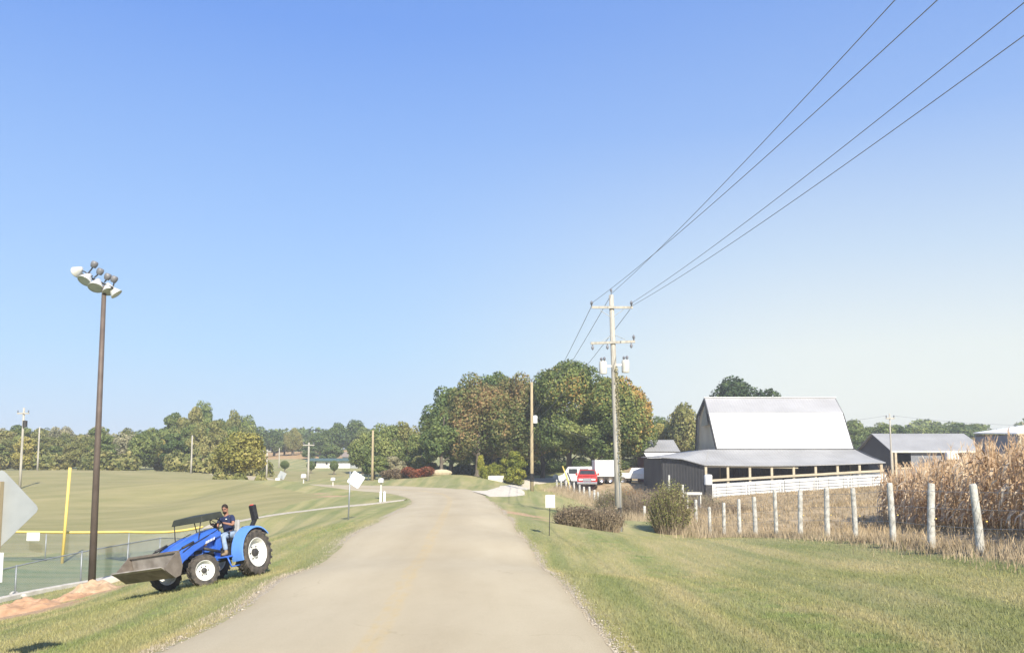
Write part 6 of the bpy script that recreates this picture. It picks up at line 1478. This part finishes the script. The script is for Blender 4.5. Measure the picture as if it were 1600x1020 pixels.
# hands: palm then five fingers curled over the wheel rim, on the same skeleton
for w_, s_ in (('wl', 1), ('wr', -1)):
    W0 = Vector(J[w_]); palm = W0 + Vector((.055, -.02*s_, .012)); vsB.append(palm); rB.append((.036, .018)); ip = len(vsB)-1; edB.append((ix_[w_], ip))
    for f in range(4):
        yy = (f-1.5)*.020; L_ = (.030, .036, .034, .026)[f]
        a_ = palm + Vector((.028, yy, .006)); b__ = a_ + Vector((L_, 0, -.008)); c_ = b__ + Vector((L_*.25, 0, -L_*.9))
        for v, r in ((a_, .011), (b__, .010), (c_, .008)): vsB.append(v); rB.append(r)
        k = len(vsB); edB += [(ip, k-3), (k-3, k-2), (k-2, k-1)]
    a_ = palm + Vector((-.004, -.036*s_, .0)); b__ = a_ + Vector((.030, -.010*s_, -.012))
    vsB += [a_, b__]; rB += [.012, .010]; k = len(vsB); edB += [(ip, k-2), (k-2, k-1)]
body = skin('body', vsB, edB, rB, M_SKIN, dv)
def sub_skin(name, keys, scale, m, extra=(), rad2=None, trim=None):
    kk_ = {k: i for i, k in enumerate(keys)}; V_ = [Vector(J[k]) for k in keys]
    if trim:
        for k, (a_, t) in trim.items(): V_[kk_[k]] = Vector(J[a_]).lerp(Vector(J[k]), t)
    E_ = [(kk_[a_], kk_[b_]) for a_, b_ in ed if a_ in kk_ and b_ in kk_]
    rr = []
    for k in keys:
        r = (rad2 or {}).get(k, rad[k]); rr.append(tuple(x*scale+.008 for x in r) if isinstance(r, tuple) else r*scale+.008)
    return skin(name, V_, E_, rr, m, dv)
sub_skin('shirt', ['pel', 'wai', 'che', 'nb', 'sl', 'el', 'sr', 'er'], 1.10, M_NAVY, trim={'el': ('sl', .72), 'er': ('sr', .72)}, rad2={'el': .056, 'er': .056, 'nb': .068, 'pel': (.135, .115)})
sub_skin('jeans', ['pel', 'hl', 'kl', 'al', 'hr', 'kr', 'ar'], 1.10, M_JEAN, rad2={'al': .055, 'ar': .055, 'pel': (.13, .115)})
for k in ('al', 'ar'):
    a = Vector(J[k]); q = MB(); q.sphere(a + Vector((.0, 0, -.03)), (.055, .05, .075), 12, 8); q.sphere(a + Vector((.07, 0, -.075)), (.12, .048, .042), 12, 8); q.build('boot', M_BOOT, dv, smooth=True)
H0 = Vector(J['hd'])
# head details, turned a little to the man's left, towards the road
hm = Matrix.Translation(H0) @ Matrix.Rotation(R(22), 4, 'Z')
q = MB(); q.M = hm; q.sphere((.0, 0, .015), (.092, .074, .118), 20, 14); q.sphere((.03, 0, -.06), (.058, .055, .06), 14, 8); q.add([(.082, -.014, -.022), (.082, .014, -.022), (.112, 0, -.022), (.086, 0, .03)], [(0, 1, 2), (1, 3, 2), (0, 2, 3), (0, 3, 1)])
for s_ in (-1, 1): q.sphere((-.005, s_*.077, 0), (.018, .010, .028), 8, 6)
q.build('head', M_SKIN, dv, smooth=True)
q = MB(); q.M = hm; q.sphere((-.012, 0, .050), (.098, .086, .098), 18, 12); q.build('hair', M_HAIR, dv, smooth=True)
q = MB(); q.M = hm; q.sphere((.040, 0, -.080), (.056, .056, .040), 14, 8); q.build('beard', M_HAIR, dv, smooth=True)
q = MB(); q.M = hm; q.box(.086, .094, -.028, .028, -.052, -.042); q.build('mouth', mat('lips', (.26, .10, .08), (.22, .09, .07), 8, .6), dv)
for s_ in (-1, 1): q = MB(); q.M = hm; q.sphere((.084, s_*.03, .012), (.012, .024, .016), 10, 6); q.build('sunglass_lens', M_BLACK, dv, smooth=True)
q = MB(); q.box(.172, .186, .055, .095, 1.57, 1.60); q.build('chest_badge', M_WHITE, dv)
